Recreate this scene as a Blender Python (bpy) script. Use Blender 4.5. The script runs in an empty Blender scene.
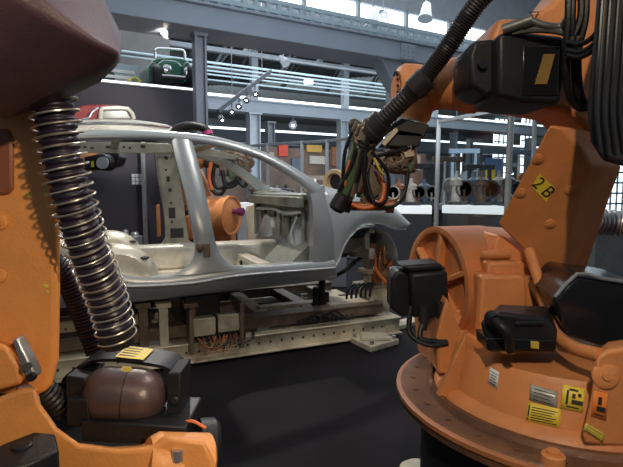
import bpy, bmesh, math, random
from mathutils import Vector, Matrix
random.seed(7)
V = Vector
C = bpy.context.scene.collection
PI = math.pi
# ------------------------------------------------------------------ camera
F = 489.0; CX = 311.5; CY = 233.5
PITCH = math.atan(46.5 / F)
CAM = V((0, 0, 1.4))
cd = bpy.data.cameras.new('camera'); cam = bpy.data.objects.new('camera', cd); C.objects.link(cam)
cam.location = CAM; cam.rotation_euler = (PI/2 - PITCH, 0, 0)
cd.sensor_fit = 'HORIZONTAL'; cd.sensor_width = 36; cd.lens = F / 623 * 36; cd.clip_end = 200
sc = bpy.context.scene; sc.camera = cam
sc.view_settings.view_transform = 'Standard'; sc.view_settings.look = 'None'
sc.view_settings.gamma = 1; sc.view_settings.use_curve_mapping = False
sc.view_settings.exposure = 0.0
# ------------------------------------------------------------------ world and lights
wd = bpy.data.worlds.new('world'); sc.world = wd; wd.use_nodes = True
wd.node_tree.nodes['Background'].inputs[0].default_value = (0.62, 0.72, 0.85, 1)
wd.node_tree.nodes['Background'].inputs[1].default_value = 0.26

def light(kind, name, loc, aim, power, col=(1, 1, 1), size=1.0, size_y=None, angle=60, blend=.5):
    l = bpy.data.lights.new(name, kind); l.energy = power; l.color = col
    if kind == 'AREA':
        l.size = size
        if size_y: l.shape = 'RECTANGLE'; l.size_y = size_y
    elif kind == 'SPOT':
        l.spot_size = math.radians(angle); l.spot_blend = blend; l.shadow_soft_size = size
    else: l.shadow_soft_size = size
    o = bpy.data.objects.new(name, l); C.objects.link(o); o.location = loc
    d = V(aim) - V(loc); o.rotation_euler = d.to_track_quat('-Z', 'Y').to_euler()
    return o
WARM = (1, .83, .62)
light('SPOT', 'spot_light', (-.35, -1.3, 3.5), (1.0, 1.7, 1.0), 300, WARM, .05, angle=46)
light('SPOT', 'spot_light', (1.0, -.8, 2.15), (-.75, 1.2, .95), 165, (1, .8, .55), .05, angle=50)
light('SPOT', 'spot_light', (-2.2, 1.6, 4.6), (.3, 4.4, .9), 250, (1, .93, .8), .06, angle=60)
light('SPOT', 'spot_light', (1.6, 2.6, 4.7), (.4, 4.6, 1.0), 190, (1, .95, .86), .06, angle=70)
light('SPOT', 'spot_light', (-1.4, 6.3, 4.6), (-.9, 4.6, .8), 520, (1, .95, .85), .06, angle=75)
light('SPOT', 'spot_light', (-.9, 4.6, 3.0), (-2.9, 7.2, 2.3), 200, (1, .95, .85), .1, angle=40)  # added lamp without a visible source, brightens the cream vintage car
light('SPOT', 'spot_light', (-2.1, 7.12, 3.62), (-2.6, 8.9, 3.4), 45, (1, .95, .85), .05, angle=110)
light('AREA', 'hall_fill', (0, 5.0, 5.4), (0, 5.2, 0), 70, (.85, .92, 1), 7)  # the hall's area lamps are added, unseen fill for ambient light
light('AREA', 'hall_fill', (5, 15, 5.2), (5, 15, 0), 800, (.88, .94, 1), 12)
light('AREA', 'hall_fill', (2, 12, 2.6), (2, 18, 7.3), 650, (.85, .93, 1), 9)  # added uplight that brightens the roof deck
light('AREA', 'hall_fill', (-2, 32, 2.2), (0, 40, 7.4), 1100, (.85, .93, 1), 14)  # added far uplight for the roof and back wall
light('AREA', 'hall_fill', (-3, 12, 5.3), (-3, 13, 0), 200, (.85, .9, 1), 6)
light('SPOT', 'spot_light', (.9, 1.9, 3.4), (-.42, .95, 1.72), 110, (1, .9, .85), .1, angle=40)
light('AREA', 'hall_fill', (.5, 4.6, 3.2), (.8, 8, 4.2), 60, (.85, .9, 1), 3)

# ------------------------------------------------------------------ picture rays
ct, st = math.cos(PITCH), math.sin(PITCH)
def ray(px, py):
    x = (px - CX) / F; y = (CY - py) / F
    return V((x, ct + y * st, y * ct - st))
def at(px, py, Y):
    d = ray(px, py); return CAM + d * (Y / d.y)
def atz(px, py, z):
    d = ray(px, py); return CAM + d * ((z - CAM.z) / d.z)
PHI = math.radians(29.5)
U = V((math.cos(PHI), math.sin(PHI), 0)); Wv = V((-math.sin(PHI), math.cos(PHI), 0))
def hall(s, p, z):                       # s along the hall axis, p across it
    return U * s + Wv * p + V((0, 0, z))
def onp(px, py, p):                      # ray meets the plane at perpendicular distance p
    d = ray(px, py); return CAM + d * ((p - CAM.dot(Wv)) / d.dot(Wv))
def px2(px, py, p):
    q = onp(px, py, p); return q.dot(U), q.z

# ------------------------------------------------------------------ mesh helper
def smooth_path(pts, n=8):
    pts = [V(p) for p in pts]
    if len(pts) < 3: return [pts[0].lerp(pts[-1], i / n) for i in range(n + 1)]
    P = [pts[0] * 2 - pts[1]] + pts + [pts[-1] * 2 - pts[-2]]
    out = []
    for i in range(1, len(P) - 2):
        a, b, c, d = P[i-1:i+3]
        for k in range(n):
            t = k / n
            out.append(.5 * (2*b + (c - a)*t + (2*a - 5*b + 4*c - d)*t*t + (3*b - a - 3*c + d)*t**3))
    out.append(pts[-1]); return out
def resample(pts, n):
    L = [0]
    for a, b in zip(pts, pts[1:]): L.append(L[-1] + (b - a).length)
    out = []; j = 0
    for i in range(n):
        t = L[-1] * i / (n - 1)
        while j < len(L) - 2 and L[j+1] < t: j += 1
        seg = L[j+1] - L[j]
        out.append(pts[j].lerp(pts[j+1], (t - L[j]) / seg if seg > 1e-9 else 0))
    return out
def frames(path):
    T = []
    for i in range(len(path)):
        a = path[max(i-1, 0)]; b = path[min(i+1, len(path)-1)]
        T.append((b - a).normalized())
    n = T[0].orthogonal().normalized(); out = []
    for t in T:
        n = (n - t * n.dot(t)).normalized(); out.append((t, n, t.cross(n)))
    return out

class MB:
    def __init__(s): s.v = []; s.f = []
    def add(s, vs, fs):
        k = len(s.v); s.v += [V(v) for v in vs]; s.f += [[i + k for i in f] for f in fs]; return s
    def box(s, c, size, R=None):
        c = V(c); h = V(size) / 2; vs = []
        for z in (-1, 1):
            for x, y in ((-1, -1), (1, -1), (1, 1), (-1, 1)):
                p = V((x*h.x, y*h.y, z*h.z))
                vs.append(c + (R @ p if R else p))
        return s.add(vs, [(3,2,1,0),(4,5,6,7),(0,1,5,4),(1,2,6,5),(2,3,7,6),(3,0,4,7)])
    def lbox(s, s0, s1, p0, p1, z0, z1):       # box in hall axes
        vs = [hall(a, b, c) for c in (z0, z1) for a, b in ((s0,p0),(s1,p0),(s1,p1),(s0,p1))]
        return s.add(vs, [(3,2,1,0),(4,5,6,7),(0,1,5,4),(1,2,6,5),(2,3,7,6),(3,0,4,7)])
    def prism(s, pts, vec):
        pts = [V(p) for p in pts]; n = len(pts); vec = V(vec)
        return s.add(pts + [p + vec for p in pts], [list(range(n)), list(range(2*n-1, n-1, -1))] + [(i, (i+1) % n, n + (i+1) % n, n + i) for i in range(n)])
    def pp(s, px, Y, vec):                      # outline read at one distance, given real thickness
        vec = (0, vec, 0) if isinstance(vec, (int, float)) else vec
        return s.prism([at(a, b, Y) for a, b in px], vec)
    def hull(s, pts):
        bm = bmesh.new()
        for p in pts: bm.verts.new(p)
        r = bmesh.ops.convex_hull(bm, input=bm.verts)
        bmesh.ops.delete(bm, geom=[g for g in bm.verts if not g.link_faces], context='VERTS')
        bmesh.ops.dissolve_limit(bm, angle_limit=.05, verts=bm.verts, edges=bm.edges)
        bm.verts.index_update()
        s.add([v.co.copy() for v in bm.verts], [[v.index for v in f.verts] for f in bm.faces]); bm.free(); return s
    def lathe(s, p0, ax, prof, n=28, a0=0, a1=2*PI, ref=None):
        p0 = V(p0); ax = V(ax).normalized()
        e1 = (V(ref) - ax * V(ref).dot(ax)).normalized() if ref else ax.orthogonal().normalized()
        e2 = ax.cross(e1); full = abs(a1 - a0 - 2*PI) < 1e-6
        m = n if full else n + 1; vs = []; fs = []
        for t, r in prof:
            for k in range(m):
                a = a0 + (a1 - a0) * k / n
                vs.append(p0 + ax*t + (e1*math.cos(a) + e2*math.sin(a)) * r)
        for i in range(len(prof) - 1):
            for k in range(n if full else n):
                k2 = (k+1) % m if full else k+1
                fs.append((i*m+k, i*m+k2, (i+1)*m+k2, (i+1)*m+k))
        if full:
            for i in (0, len(prof)-1):
                if prof[i][1] > 1e-6: fs.append([i*m+k for k in range(m)])
        return s.add(vs, fs)
    def tube(s, path, r, n=10, k=8, rad=None, raw=False):
        P = path if raw else smooth_path(path, k)
        fr = frames(P); vs = []; fs = []
        for i, (p, (t, a, b)) in enumerate(zip(P, fr)):
            rr = rad(i) if rad else r
            for j in range(n):
                q = 2*PI*j/n; vs.append(p + (a*math.cos(q) + b*math.sin(q)) * rr)
        for i in range(len(P)-1):
            for j in range(n):
                fs.append((i*n+j, i*n+(j+1) % n, (i+1)*n+(j+1) % n, (i+1)*n+j))
        fs += [list(range(n)), list(range((len(P)-1)*n, len(P)*n))]
        return s.add(vs, fs)
    def hose(s, path, r, pitch=.02, amp=.1, n=14):     # corrugated
        P = smooth_path(path, 12); L = sum((b-a).length for a, b in zip(P, P[1:]))
        m = max(8, int(L / pitch) * 4); P = resample(P, m)
        return s.tube(P, r, n, raw=True, rad=lambda i: r * (1 + amp * (0, 1, 1, 0)[i % 4] - amp * .5))
    def coil(s, path, R, r, turns, n=6, per=18):
        P = resample(smooth_path(path, 12), turns * per + 1); fr = frames(P); out = []
        for i, (p, (t, a, b)) in enumerate(zip(P, fr)):
            q = 2*PI*i/per; RR = R(i/len(P)) if callable(R) else R
            out.append(p + (a*math.cos(q) + b*math.sin(q)) * RR)
        return s.tube(out, r, n, raw=True)
    def bar(s, a, b, w, h=None, up=(0, 0, 1)):
        a = V(a); b = V(b); h = h or w; t = (b - a).normalized(); up = V(up)
        if abs(t.dot(up)) > .98: up = V((1, 0, 0))
        x = t.cross(up).normalized(); y = x.cross(t)
        q = [x*(i*w/2) + y*(j*h/2) for i, j in ((-1,-1),(1,-1),(1,1),(-1,1))]
        return s.add([a + o for o in q] + [b + o for o in q], [(3,2,1,0),(4,5,6,7),(0,1,5,4),(1,2,6,5),(2,3,7,6),(3,0,4,7)])
    def ball(s, c, r, sc_=(1, 1, 1), n=14):
        c = V(c); m = n // 2; vs = []; fs = []
        for i in range(m + 1):
            a = PI * i / m
            for j in range(n):
                b = 2*PI*j/n
                vs.append(c + V((math.sin(a)*math.cos(b)*r*sc_[0], math.sin(a)*math.sin(b)*r*sc_[1], math.cos(a)*r*sc_[2])))
        for i in range(m):
            for j in range(n): fs.append((i*n+j, i*n+(j+1) % n, (i+1)*n+(j+1) % n, (i+1)*n+j))
        return s.add(vs, fs)
    def grid(s, rows, closed=False):
        n = len(rows[0]); vs = [p for r in rows for p in r]; fs = []
        for i in range(len(rows)-1):
            for j in range(n - (0 if closed else 1)):
                fs.append((i*n+j, i*n+(j+1) % n, (i+1)*n+(j+1) % n, (i+1)*n+j))
        if closed: fs += [list(range(n)), list(range((len(rows)-1)*n, len(rows)*n))]
        return s.add(vs, fs)

XF = {}
def mk(name, mb, m, parent=None, bevel=0, ang=38, seg=2, solid=0, sub=0):
    M = XF.get(parent.name) if parent else None
    inv = M.inverted() if M else None
    vs = [inv @ v for v in mb.v] if inv else mb.v
    org = V((0, 0, 0))
    if not parent:                       # origin at the base centre of the mesh
        xs = [v.x for v in vs]; ys = [v.y for v in vs]; zs = [v.z for v in vs]
        org = V(((min(xs)+max(xs))/2, (min(ys)+max(ys))/2, min(zs))); vs = [v - org for v in vs]
    me = bpy.data.meshes.new(name); me.from_pydata([tuple(v) for v in vs], [], mb.f)
    bm = bmesh.new(); bm.from_mesh(me)
    bmesh.ops.remove_doubles(bm, verts=bm.verts, dist=1e-5)
    bmesh.ops.recalc_face_normals(bm, faces=bm.faces); bm.to_mesh(me); bm.free()
    me.materials.append(m)
    o = bpy.data.objects.new(name, me); C.objects.link(o)
    if parent: o.parent = parent; XF[o.name] = M
    else: o.location = org; XF[o.name] = Matrix.Translation(org)
    for p in me.polygons: p.use_smooth = True
    me.set_sharp_from_angle(angle=math.radians(ang))
    if solid:
        d = o.modifiers.new('Solidify', 'SOLIDIFY'); d.thickness = solid
    if bevel:
        b = o.modifiers.new('Bevel', 'BEVEL'); b.width = bevel; b.segments = seg; b.limit_method = 'ANGLE'; b.angle_limit = math.radians(35); b.use_clamp_overlap = True
    if sub:
        d = o.modifiers.new('Subdivision', 'SUBSURF'); d.levels = sub; d.render_levels = sub
    return o
def mks(name, mb, m, parent=None, **k):      # every separate piece its own object
    par = list(range(len(mb.v)))
    def find(a):
        while par[a] != a: par[a] = par[par[a]]; a = par[a]
        return a
    for f in mb.f:
        for a in f[1:]: par[find(a)] = find(f[0])
    comp = {}
    for f in mb.f: comp.setdefault(find(f[0]), []).append(f)
    out = []
    for fs in comp.values():
        idx = sorted({i for f in fs for i in f}); rm = {i: n for n, i in enumerate(idx)}
        q = MB(); q.v = [mb.v[i] for i in idx]; q.f = [[rm[i] for i in f] for f in fs]
        out.append(mk(name, q, m, parent, **k))
    return out
def tag(o, label=None, cat=None, group=None, kind=None):
    for k, v in (('label', label), ('category', cat), ('group', group), ('kind', kind)):
        if v: o[k] = v
    return o
def thing(name, label, cat, loc, rotz=0, group=None):
    o = bpy.data.objects.new(name, None); C.objects.link(o); o.location = loc; o.rotation_euler = (0, 0, rotz)
    o.empty_display_size = .1
    XF[o.name] = Matrix.Translation(V(loc)) @ Matrix.Rotation(rotz, 4, 'Z')
    return tag(o, label, cat, group)
def struct(name, mb, m, parent=None, **k):
    o = mk(name, mb, m, parent, **k)
    if not parent: o['kind'] = 'structure'
    return o
def copy_tree(o, loc, rot=None, label=None, parent=None):
    c = o.copy(); C.objects.link(c)
    if parent: c.parent = parent
    else:
        if loc is not None: c.location = loc
        if rot is not None: c.rotation_euler = rot
        if label: c['label'] = label
    for ch in list(o.children): copy_tree(ch, None, None, None, c)
    return c
def text_mesh(txt, name, m, parent, o3, ex, ey, h):     # lettering lying on a real plate
    cu = bpy.data.curves.new('t', 'FONT'); cu.body = txt; cu.size = 1; cu.align_x = 'CENTER'; cu.align_y = 'CENTER'
    ob = bpy.data.objects.new('t', cu); C.objects.link(ob)
    bpy.context.view_layer.update()
    me = bpy.data.meshes.new_from_object(ob.evaluated_get(bpy.context.evaluated_depsgraph_get()))
    bpy.data.objects.remove(ob)
    mb = MB(); mb.add([o3 + ex*(v.co.x*h) + ey*(v.co.y*h) for v in me.vertices], [list(p.vertices) for p in me.polygons])
    return mk(name, mb, m, parent)

# ------------------------------------------------------------------ materials
def mat(name, col, rough=.5, metal=0, var=.12, scale=8, bump=0, bscale=60, dirt_or_reflection=None, patch_amt=.5, dscale=5, emit=0, ecol=None, coat=0, spec=.5):
    m = bpy.data.materials.new(name); m.use_nodes = True; nt = m.node_tree; N = nt.nodes; L = nt.links
    b = N['Principled BSDF']; b.inputs['Roughness'].default_value = rough; b.inputs['Metallic'].default_value = metal
    b.inputs['Specular IOR Level'].default_value = spec
    b.inputs['Coat Weight'].default_value = coat; b.inputs['Coat Roughness'].default_value = .15
    tc = N.new('ShaderNodeTexCoord')
    nz = N.new('ShaderNodeTexNoise'); nz.inputs['Scale'].default_value = scale; nz.inputs['Detail'].default_value = 6
    L.new(tc.outputs['Object'], nz.inputs['Vector'])
    mp = N.new('ShaderNodeMapRange'); mp.inputs[1].default_value = .3; mp.inputs[2].default_value = .7
    mp.inputs[3].default_value = 1 - var; mp.inputs[4].default_value = 1 + var
    L.new(nz.outputs['Fac'], mp.inputs[0])
    mx = N.new('ShaderNodeMix'); mx.data_type = 'RGBA'; mx.blend_type = 'MULTIPLY'; mx.inputs[0].default_value = 1
    mx.inputs[6].default_value = (*col, 1); L.new(mp.outputs[0], mx.inputs[7])
    out = mx.outputs[2]
    if dirt_or_reflection:
        n2 = N.new('ShaderNodeTexNoise'); n2.inputs['Scale'].default_value = dscale; n2.inputs['Detail'].default_value = 8; n2.inputs['Roughness'].default_value = .65
        L.new(tc.outputs['Object'], n2.inputs['Vector'])
        m2 = N.new('ShaderNodeMapRange'); m2.inputs[1].default_value = .48; m2.inputs[2].default_value = .72; m2.inputs[4].default_value = patch_amt
        L.new(n2.outputs['Fac'], m2.inputs[0])
        x2 = N.new('ShaderNodeMix'); x2.data_type = 'RGBA'; x2.inputs[7].default_value = (*dirt_or_reflection, 1)
        L.new(m2.outputs[0], x2.inputs[0]); L.new(out, x2.inputs[6]); out = x2.outputs[2]
    L.new(out, b.inputs['Base Color'])
    if bump:
        n3 = N.new('ShaderNodeTexNoise'); n3.inputs['Scale'].default_value = bscale; n3.inputs['Detail'].default_value = 4
        L.new(tc.outputs['Object'], n3.inputs['Vector'])
        bp = N.new('ShaderNodeBump'); bp.inputs['Strength'].default_value = bump; bp.inputs['Distance'].default_value = .01
        L.new(n3.outputs['Fac'], bp.inputs['Height']); L.new(bp.outputs[0], b.inputs['Normal'])
    if emit:
        b.inputs['Emission Color'].default_value = (*(ecol or col), 1); b.inputs['Emission Strength'].default_value = emit
    return m
ORANGE = mat('orange_paint', (.62, .235, .075), .48, 0, .12, 7, .15, 90, (.34, .12, .045), .5, 6)
ORANGE_L = mat('orange_paint_left', (.72, .29, .075), .46, 0, .1, 6, .12, 120, (.45, .18, .06), .45, 5)
RUSTY = mat('dusty_orange', (.17, .075, .035), .42, .1, .25, 9, .2, 80, (.06, .045, .04), .8, 4)
DRUMTOP = mat('worn_orange', (.50, .17, .055), .5, 0, .2, 6, .15, 90, (.34, .22, .12), .7, 7)
BLACK = mat('black_plastic', (.011, .011, .012), .45, 0, .3, 10, .1, 120, spec=.3)
BLACKG = mat('gloss_black', (.010, .011, .013), .2, 0, .2, 6)
COVER = mat('purple_black_cover', (.062, .033, .045), .5, 0, .2, 14, .1, 200)
TANK = mat('brown_tank', (.085, .052, .048), .36, .2, .3, 5, .08, 90, (.14, .08, .075), .5, 5)
RUBBER = mat('black_rubber', (.017, .015, .016), .5, 0, .2)
HOSEP = mat('dark_violet_hose', (.015, .009, .021), .42, 0, .2)
STEELW = mat('spring_wire', (.50, .45, .36), .3, .85, .15)
STEEL = mat('steel', (.5, .5, .49), .35, .8, .15)
BODY = mat('body_steel', (.40, .42, .43), .34, .55, .06, 4)
BODYF = mat('fender_steel', (.52, .55, .57), .36, .5, .05, 4)
INNER = mat('primer_inner', (.36, .345, .285), .38, .45, .14, 7, .1, 40, (.20, .18, .15), .5, 6)
PAN = mat('floor_pan_steel', (.62, .57, .47), .33, .4, .2, 5, .25, 18, (.3, .26, .2), .5, 7)
HOLE = mat('dark_hole', (.02, .02, .02), .7)
CREAM = mat('cream_rig_paint', (.52, .46, .34), .5, .1, .15, 6, .15, 50, (.16, .11, .07), .75, 5)
RIGBR = mat('worn_brown_steel', (.14, .098, .07), .48, .35, .3, 6, .2, 50, (.30, .24, .17), .5, 7)
GREY = mat('grey_steel', (.24, .27, .30), .42, .2, .08, 3)
GREYD = mat('dull_grey_steel', (.17, .19, .21), .55, .1, .1, 3)
PALE = mat('pale_blue_paint', (.36, .46, .50), .5, 0, .08, 3)
LILAC = mat('lilac_beam_paint', (.27, .315, .37), .5, 0, .06, 2)
GIRD = mat('far_girder_paint', (.17, .20, .235), .5, 0, .06, 2)
ROOFM = mat('roof_deck', (.15, .165, .17), .7, 0, .15, 2)
WALLP = mat('purple_grey_wall', (.042, .038, .054), .6, 0, .12, 1)
FLOORM = mat('dark_floor', (.009, .0085, .010), .6, 0, .5, 1.3, .1, 40, (.018, .011, .018), .7, .8, spec=.06)  # violet noise patches paint in reflections of the glass
WHITE = mat('white_panel', (.72, .74, .74), .5, 0, .05)
GREEN = mat('car_green', (.03, .15, .085), .22, .1, .05, coat=.6)
REDTOP = mat('red_cloth_top', (.34, .03, .03), .55, 0, .15)
CREAMCAR = mat('cream_car_paint', (.70, .66, .56), .25, 0, .05, coat=.5)
CHROME = mat('chrome', (.75, .75, .76), .12, 1, .03)
FIREW = mat('firewall_steel', (.27, .28, .24), .4, .4, .2, 7, .15, 30, (.14, .14, .12), .6, 6)
AMBER = mat('amber_label', (.22, .13, .03), .5, 0, .15)
WINDOWG = mat('pale_window', (.28, .28, .25), .15, 0, .1)
DGLASS = mat('dark_glass', (.03, .035, .035), .08, 0, .05)
YELLOW = mat('yellow_label', (.75, .56, .05), .5, 0, .06)
YELLOWD = mat('dirty_yellow_label', (.55, .42, .06), .5, 0, .2, 30)
INK = mat('label_ink', (.02, .018, .015), .6)
SILVERL = mat('silver_label', (.42, .42, .36), .4, .3, .2, 20)
ORANGEL = mat('orange_label', (.80, .22, .03), .5, 0, .05)
COPPER = mat('copper_parts', (.30, .12, .06), .45, .4, .3, 20)
ORCABLE = mat('orange_cable', (.55, .13, .03), .45)
GREENM = mat('green_bar', (.06, .11, .05), .4, .1, .2)
REDBOX = mat('red_panel', (.50, .04, .02), .5)
BROWNW = mat('brown_exhibit_wall', (.11, .065, .045), .6, 0, .5, 1.5)
BLUEP = mat('blue_panel', (.10, .17, .33), .5)
SHELFL = mat('strip_light', (1, 1, 1), .5, emit=2.0, ecol=(.93, .95, 1))
SKYL = mat('daylight_glow', (.9, .95, 1), .5, emit=2.2, ecol=(.80, .92, 1))
LAMPE = mat('lamp_glow', (1, .95, .85), .5, emit=40, ecol=(1, .93, .8))
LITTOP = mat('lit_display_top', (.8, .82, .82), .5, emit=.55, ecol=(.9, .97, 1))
ALU = mat('aluminium_profile', (.36, .38, .38), .42, .5, .06)
def glass():
    m = bpy.data.materials.new('clear_glass'); m.use_nodes = True; nt = m.node_tree
    for n in list(nt.nodes): nt.nodes.remove(n)
    o = nt.nodes.new('ShaderNodeOutputMaterial'); mx = nt.nodes.new('ShaderNodeMixShader')
    t = nt.nodes.new('ShaderNodeBsdfTransparent'); t.inputs[0].default_value = (.95, .97, .97, 1)
    g = nt.nodes.new('ShaderNodeBsdfGlossy'); g.inputs['Roughness'].default_value = .02
    lw = nt.nodes.new('ShaderNodeLayerWeight'); pw_ = nt.nodes.new('ShaderNodeMath'); pw_.operation = 'POWER'; pw_.inputs[1].default_value = 4
    ml = nt.nodes.new('ShaderNodeMath'); ml.operation = 'MULTIPLY_ADD'; ml.inputs[1].default_value = .7; ml.inputs[2].default_value = .03
    lw.inputs[0].default_value = .5
    nt.links.new(lw.outputs['Facing'], pw_.inputs[0]); nt.links.new(pw_.outputs[0], ml.inputs[0]); nt.links.new(ml.outputs[0], mx.inputs[0])
    nt.links.new(t.outputs[0], mx.inputs[1]); nt.links.new(g.outputs[0], mx.inputs[2])
    nt.links.new(mx.outputs[0], o.inputs[0]); return m
GLASS = glass()

# ================================================================== SETTING
mb = MB(); mb.lbox(-14, 46, -8, 50, -.06, 0); struct('floor', mb, FLOORM)
# roof deck with ribs running across the hall axis
mb = MB(); mb.lbox(-14, 46, 8.6, 50, 7.4, 7.55)
for i in range(220): mb.lbox(-6 + i*.2, -5.92 + i*.2, 8.6, 44, 7.36, 7.4)
struct('ceiling', mb, ROOFM)
mb = MB(); mb.lbox(-14, 46, 42, 42.3, 0, 7.4); struct('wall_back', mb, mat('far_wall', (.16, .18, .19), .7, 0, .3, .6))
mb = MB(); mb.lbox(45.7, 46, -8, 50, 0, 7.4); struct('wall_right', mb, GREYD)
# the big box girder overhead, with its bright upper rail and the glazing strip above
s0, zb = px2(200, 27, 6.9)
BZ = zb
mb = MB(); mb.lbox(-9, 30, 6.9, 7.6, BZ, BZ + .30)
mb.lbox(-9, 30, 6.84, 7.66, BZ + .30, BZ + .34)
struct('trim_1', mb, LILAC, bevel=.01)
mb = MB()
for k in range(2): mb.lbox(-9, 30, 6.95, 7.02, BZ + .40 + k*.14, BZ + .46 + k*.14)
for i in range(200): mb.lbox(-9 + i*.19, -8.93 + i*.19, 6.96, 7.01, BZ + .34, BZ + .58)
struct('trim_2', mb, PALE)
mb = MB(); mb.lbox(-9, 36, 10.2, 10.26, 5.38, 5.85); struct('window_1', mb, SKYL)
mb = MB()
for i in range(30): mb.lbox(-8 + i*1.5, -7.92 + i*1.5, 10.1, 10.2, 5.3, 5.9)
mb.lbox(-9, 36, 10.1, 10.3, 5.85, 7.4); mb.lbox(-9, 36, 10.1, 10.3, 5.30, 5.38)
struct('trim_3', mb, GREYD)
# further girders, each topped by a glowing strip standing in for daylight on its flange
for k, (p, z0, h) in enumerate(((14.6, 3.75, .34), (24.0, 3.75, .5))):
    mb = MB(); mb.lbox(-12, 40, p, p + .5, z0, z0 + h); mb.lbox(-12, 40, p - .06, p + .56, z0 + h, z0 + h + .05)
    struct('trim_%d' % (4 + 2*k), mb, GIRD)
    mb = MB(); mb.lbox(-12, 40, p + .6, p + .66, z0 + h + .06, z0 + h + .25); struct('window_%d' % (2 + k), mb, SKYL)  # no glazing here: daylight on the flange put into a glowing strip
# pipe runs and lattice trusses under the roof
mb = MB()
for p, z, r in ((12.6, 4.50, .025), (12.7, 4.42, .022), (12.8, 4.35, .022), (12.5, 4.58, .03), (13.2, 4.30, .022), (12.9, 4.46, .02)):
    mb.tube([hall(-10, p, z), hall(10, p, z), hall(34, p, z)], r, 8, 2)
struct('trim_8', mb, PALE)
mb = MB()
for p, z in ((13.5, 5.2), (16.2, 5.35), (21.0, 5.9)):
    mb.bar(hall(-10, p, z), hall(34, p, z), .12, .12); mb.bar(hall(-10, p, z + 1.3), hall(34, p, z + 1.3), .12, .12)
    for i in range(18):
        s = -9 + i*2.4
        mb.bar(hall(s, p, z), hall(s + .75, p, z + 1.3), .10); mb.bar(hall(s + .1, p, z), hall(s + 1.15, p + .3, z + 1.3), .07)
struct('trim_9', mb, GREYD)

# columns
def column(name, px, pyt, p, w, ptop=None):
    q = onp(px, 200, p); q = V((q.x, q.y, 0)); mb = MB()
    s, z = q.dot(U), 0
    top = ptop or BZ
    for a, b, ww, pp in ((-w/2, -w/2 + .03, w, 0), (w/2 - .03, w/2, w, 0)):
        mb.lbox(s + a, s + b, p - w/2, p + w/2, 0, top)
    mb.lbox(s - w/2, s + w/2, p - .015, p + .015, 0, top)
    mb.lbox(s - w*.62, s + w*.62, p - w*.62, p + w*.62, top - .05, top)
    mb.lbox(s - w*.7, s + w*.7, p - w*.7, p + w*.7, 0, .04)
    return struct(name, mb, GREY)
column('trim_10', 202.5, 30, 7.2, .17)
column('trim_11', 254, 110, 14.8, .36, 3.75)
column('trim_12', 270.5, 110, 17.5, .30, 3.9)
mb = MB()
for a in (254, 345, 435): 
    s, z = px2(a, 90, 14.85); mb.lbox(s - .11, s + .11, 14.75, 14.95, 4.1, 7.4)
struct('trim_30', mb, GREY)
column('trim_13', 394, 20, 7.25, .26)
column('trim_14', 326, 110, 24.2, .4, 3.75)
column('trim_15', 342, 110, 14.8, .30, 3.75)
# splice plate with bolts and the haunch bracket under the girder
mb = MB(); s, z = px2(408, 46, 6.88)
mb.lbox(s - .16, s + .16, 6.86, 6.9, BZ + .02, BZ + .28)
for a in (-.1, 0, .1):
    for c in (.07, .15, .23): mb.lathe(hall(s + a, 6.86, BZ + c), -Wv, [(0, .018), (.015, .016)], 8)
struct('trim_16', mb, LILAC)
mb = MB(); s, z = px2(393, 70, 7.1)
mb.prism([hall(s - .32, 7.0, BZ), hall(s + .1, 7.0, BZ), hall(s + .1, 7.0, BZ - .55), hall(s - .15, 7.0, BZ - .30)], Wv * .3)
struct('trim_17', mb, GREY, bevel=.01)

# mezzanine with its dark wall on the left
pw = 8.6
sE, zE = px2(193, 90.5, pw)
mb = MB(); mb.lbox(-14, sE, pw, pw + .25, 0, zE - .02); struct('wall_left', mb, WALLP)
mb = MB(); mb.lbox(-14, sE, pw - .03, pw + 4, zE - .02, zE + .04); struct('trim_18', mb, GREYD)
mb = MB(); mb.lbox(-14, sE, pw - .06, pw - .03, zE - .002, zE + .022); tag(mk('strip_light', mb, SHELFL), 'thin white glowing strip along the edge of the upper car shelf', 'light')
mb = MB(); mb.lbox(-14, sE + .6, pw + 4, pw + 4.2, zE, 7.4); struct('wall_upper', mb, mat('brown_grey_wall', (.10, .10, .095), .7, 0, .15, 2))

# ================================================================== CAR BODY
PHIC = math.radians(24); UC = V((math.cos(PHIC), math.sin(PHIC), 0)); WC = V((-math.sin(PHIC), math.cos(PHIC), 0))
A0 = V((-.83, 3.64, 0)); CW = 1.62
CARM = Matrix.Translation(A0) @ Matrix.Rotation(PHIC, 4, 'Z'); CARI = CARM.inverted()
def cl(x, y, z): return CARM @ V((x, y, z))
def yt(z): return .22 * max(0, (z - 1.12) / .68) ** 1.25 if z > 1.12 else (.05 * max(0, (.72 - z) / .15))
cL = CARI @ CAM
def cp(px, py, d=None):                   # picture point on the near side of the body, in body axes (x, y, z)
    r = CARI.to_3x3() @ ray(px, py); y = d if d is not None else .0
    for _ in range(8):
        t = (y - cL.y) / r.y; p = cL + r * t
        if d is None: y = yt(p.z)
    return p
def edge(pts, n, d=None): return resample(smooth_path([cp(a, b, d) for a, b in pts], 6), n)
def ribbon(mb, e0, e1, n=40, bulge=.03, depth=.07, m=6, far=False, dy=0):
    E0, E1 = edge(e0, n), edge(e1, n); rows = []
    for a, b in zip(E0, E1):
        sec = []
        for j in range(m + 1):
            t = j / m; p = a.lerp(b, t); p.y += dy - bulge * math.sin(PI * t) ** .6
            sec.append(p)
        for j in range(3):
            t = 1 - j / 2; p = a.lerp(b, t * .96 + .02); p.y += depth + dy; sec.append(p)
        rows.append([CARM @ V((p.x, CW - p.y if far else p.y, p.z)) for p in sec])
    return mb.grid(rows, True)
car = thing('car_body', 'bare grey steel car body shell without doors, clamped on the long cream rig', 'car body', A0, PHIC)
RAIL_O = [(-30, 138), (20, 134), (62, 131.5), (100, 130), (140, 130), (165, 131), (200, 134), (225, 138.5), (250, 146), (275, 157), (300, 171), (323, 187)]
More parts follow.
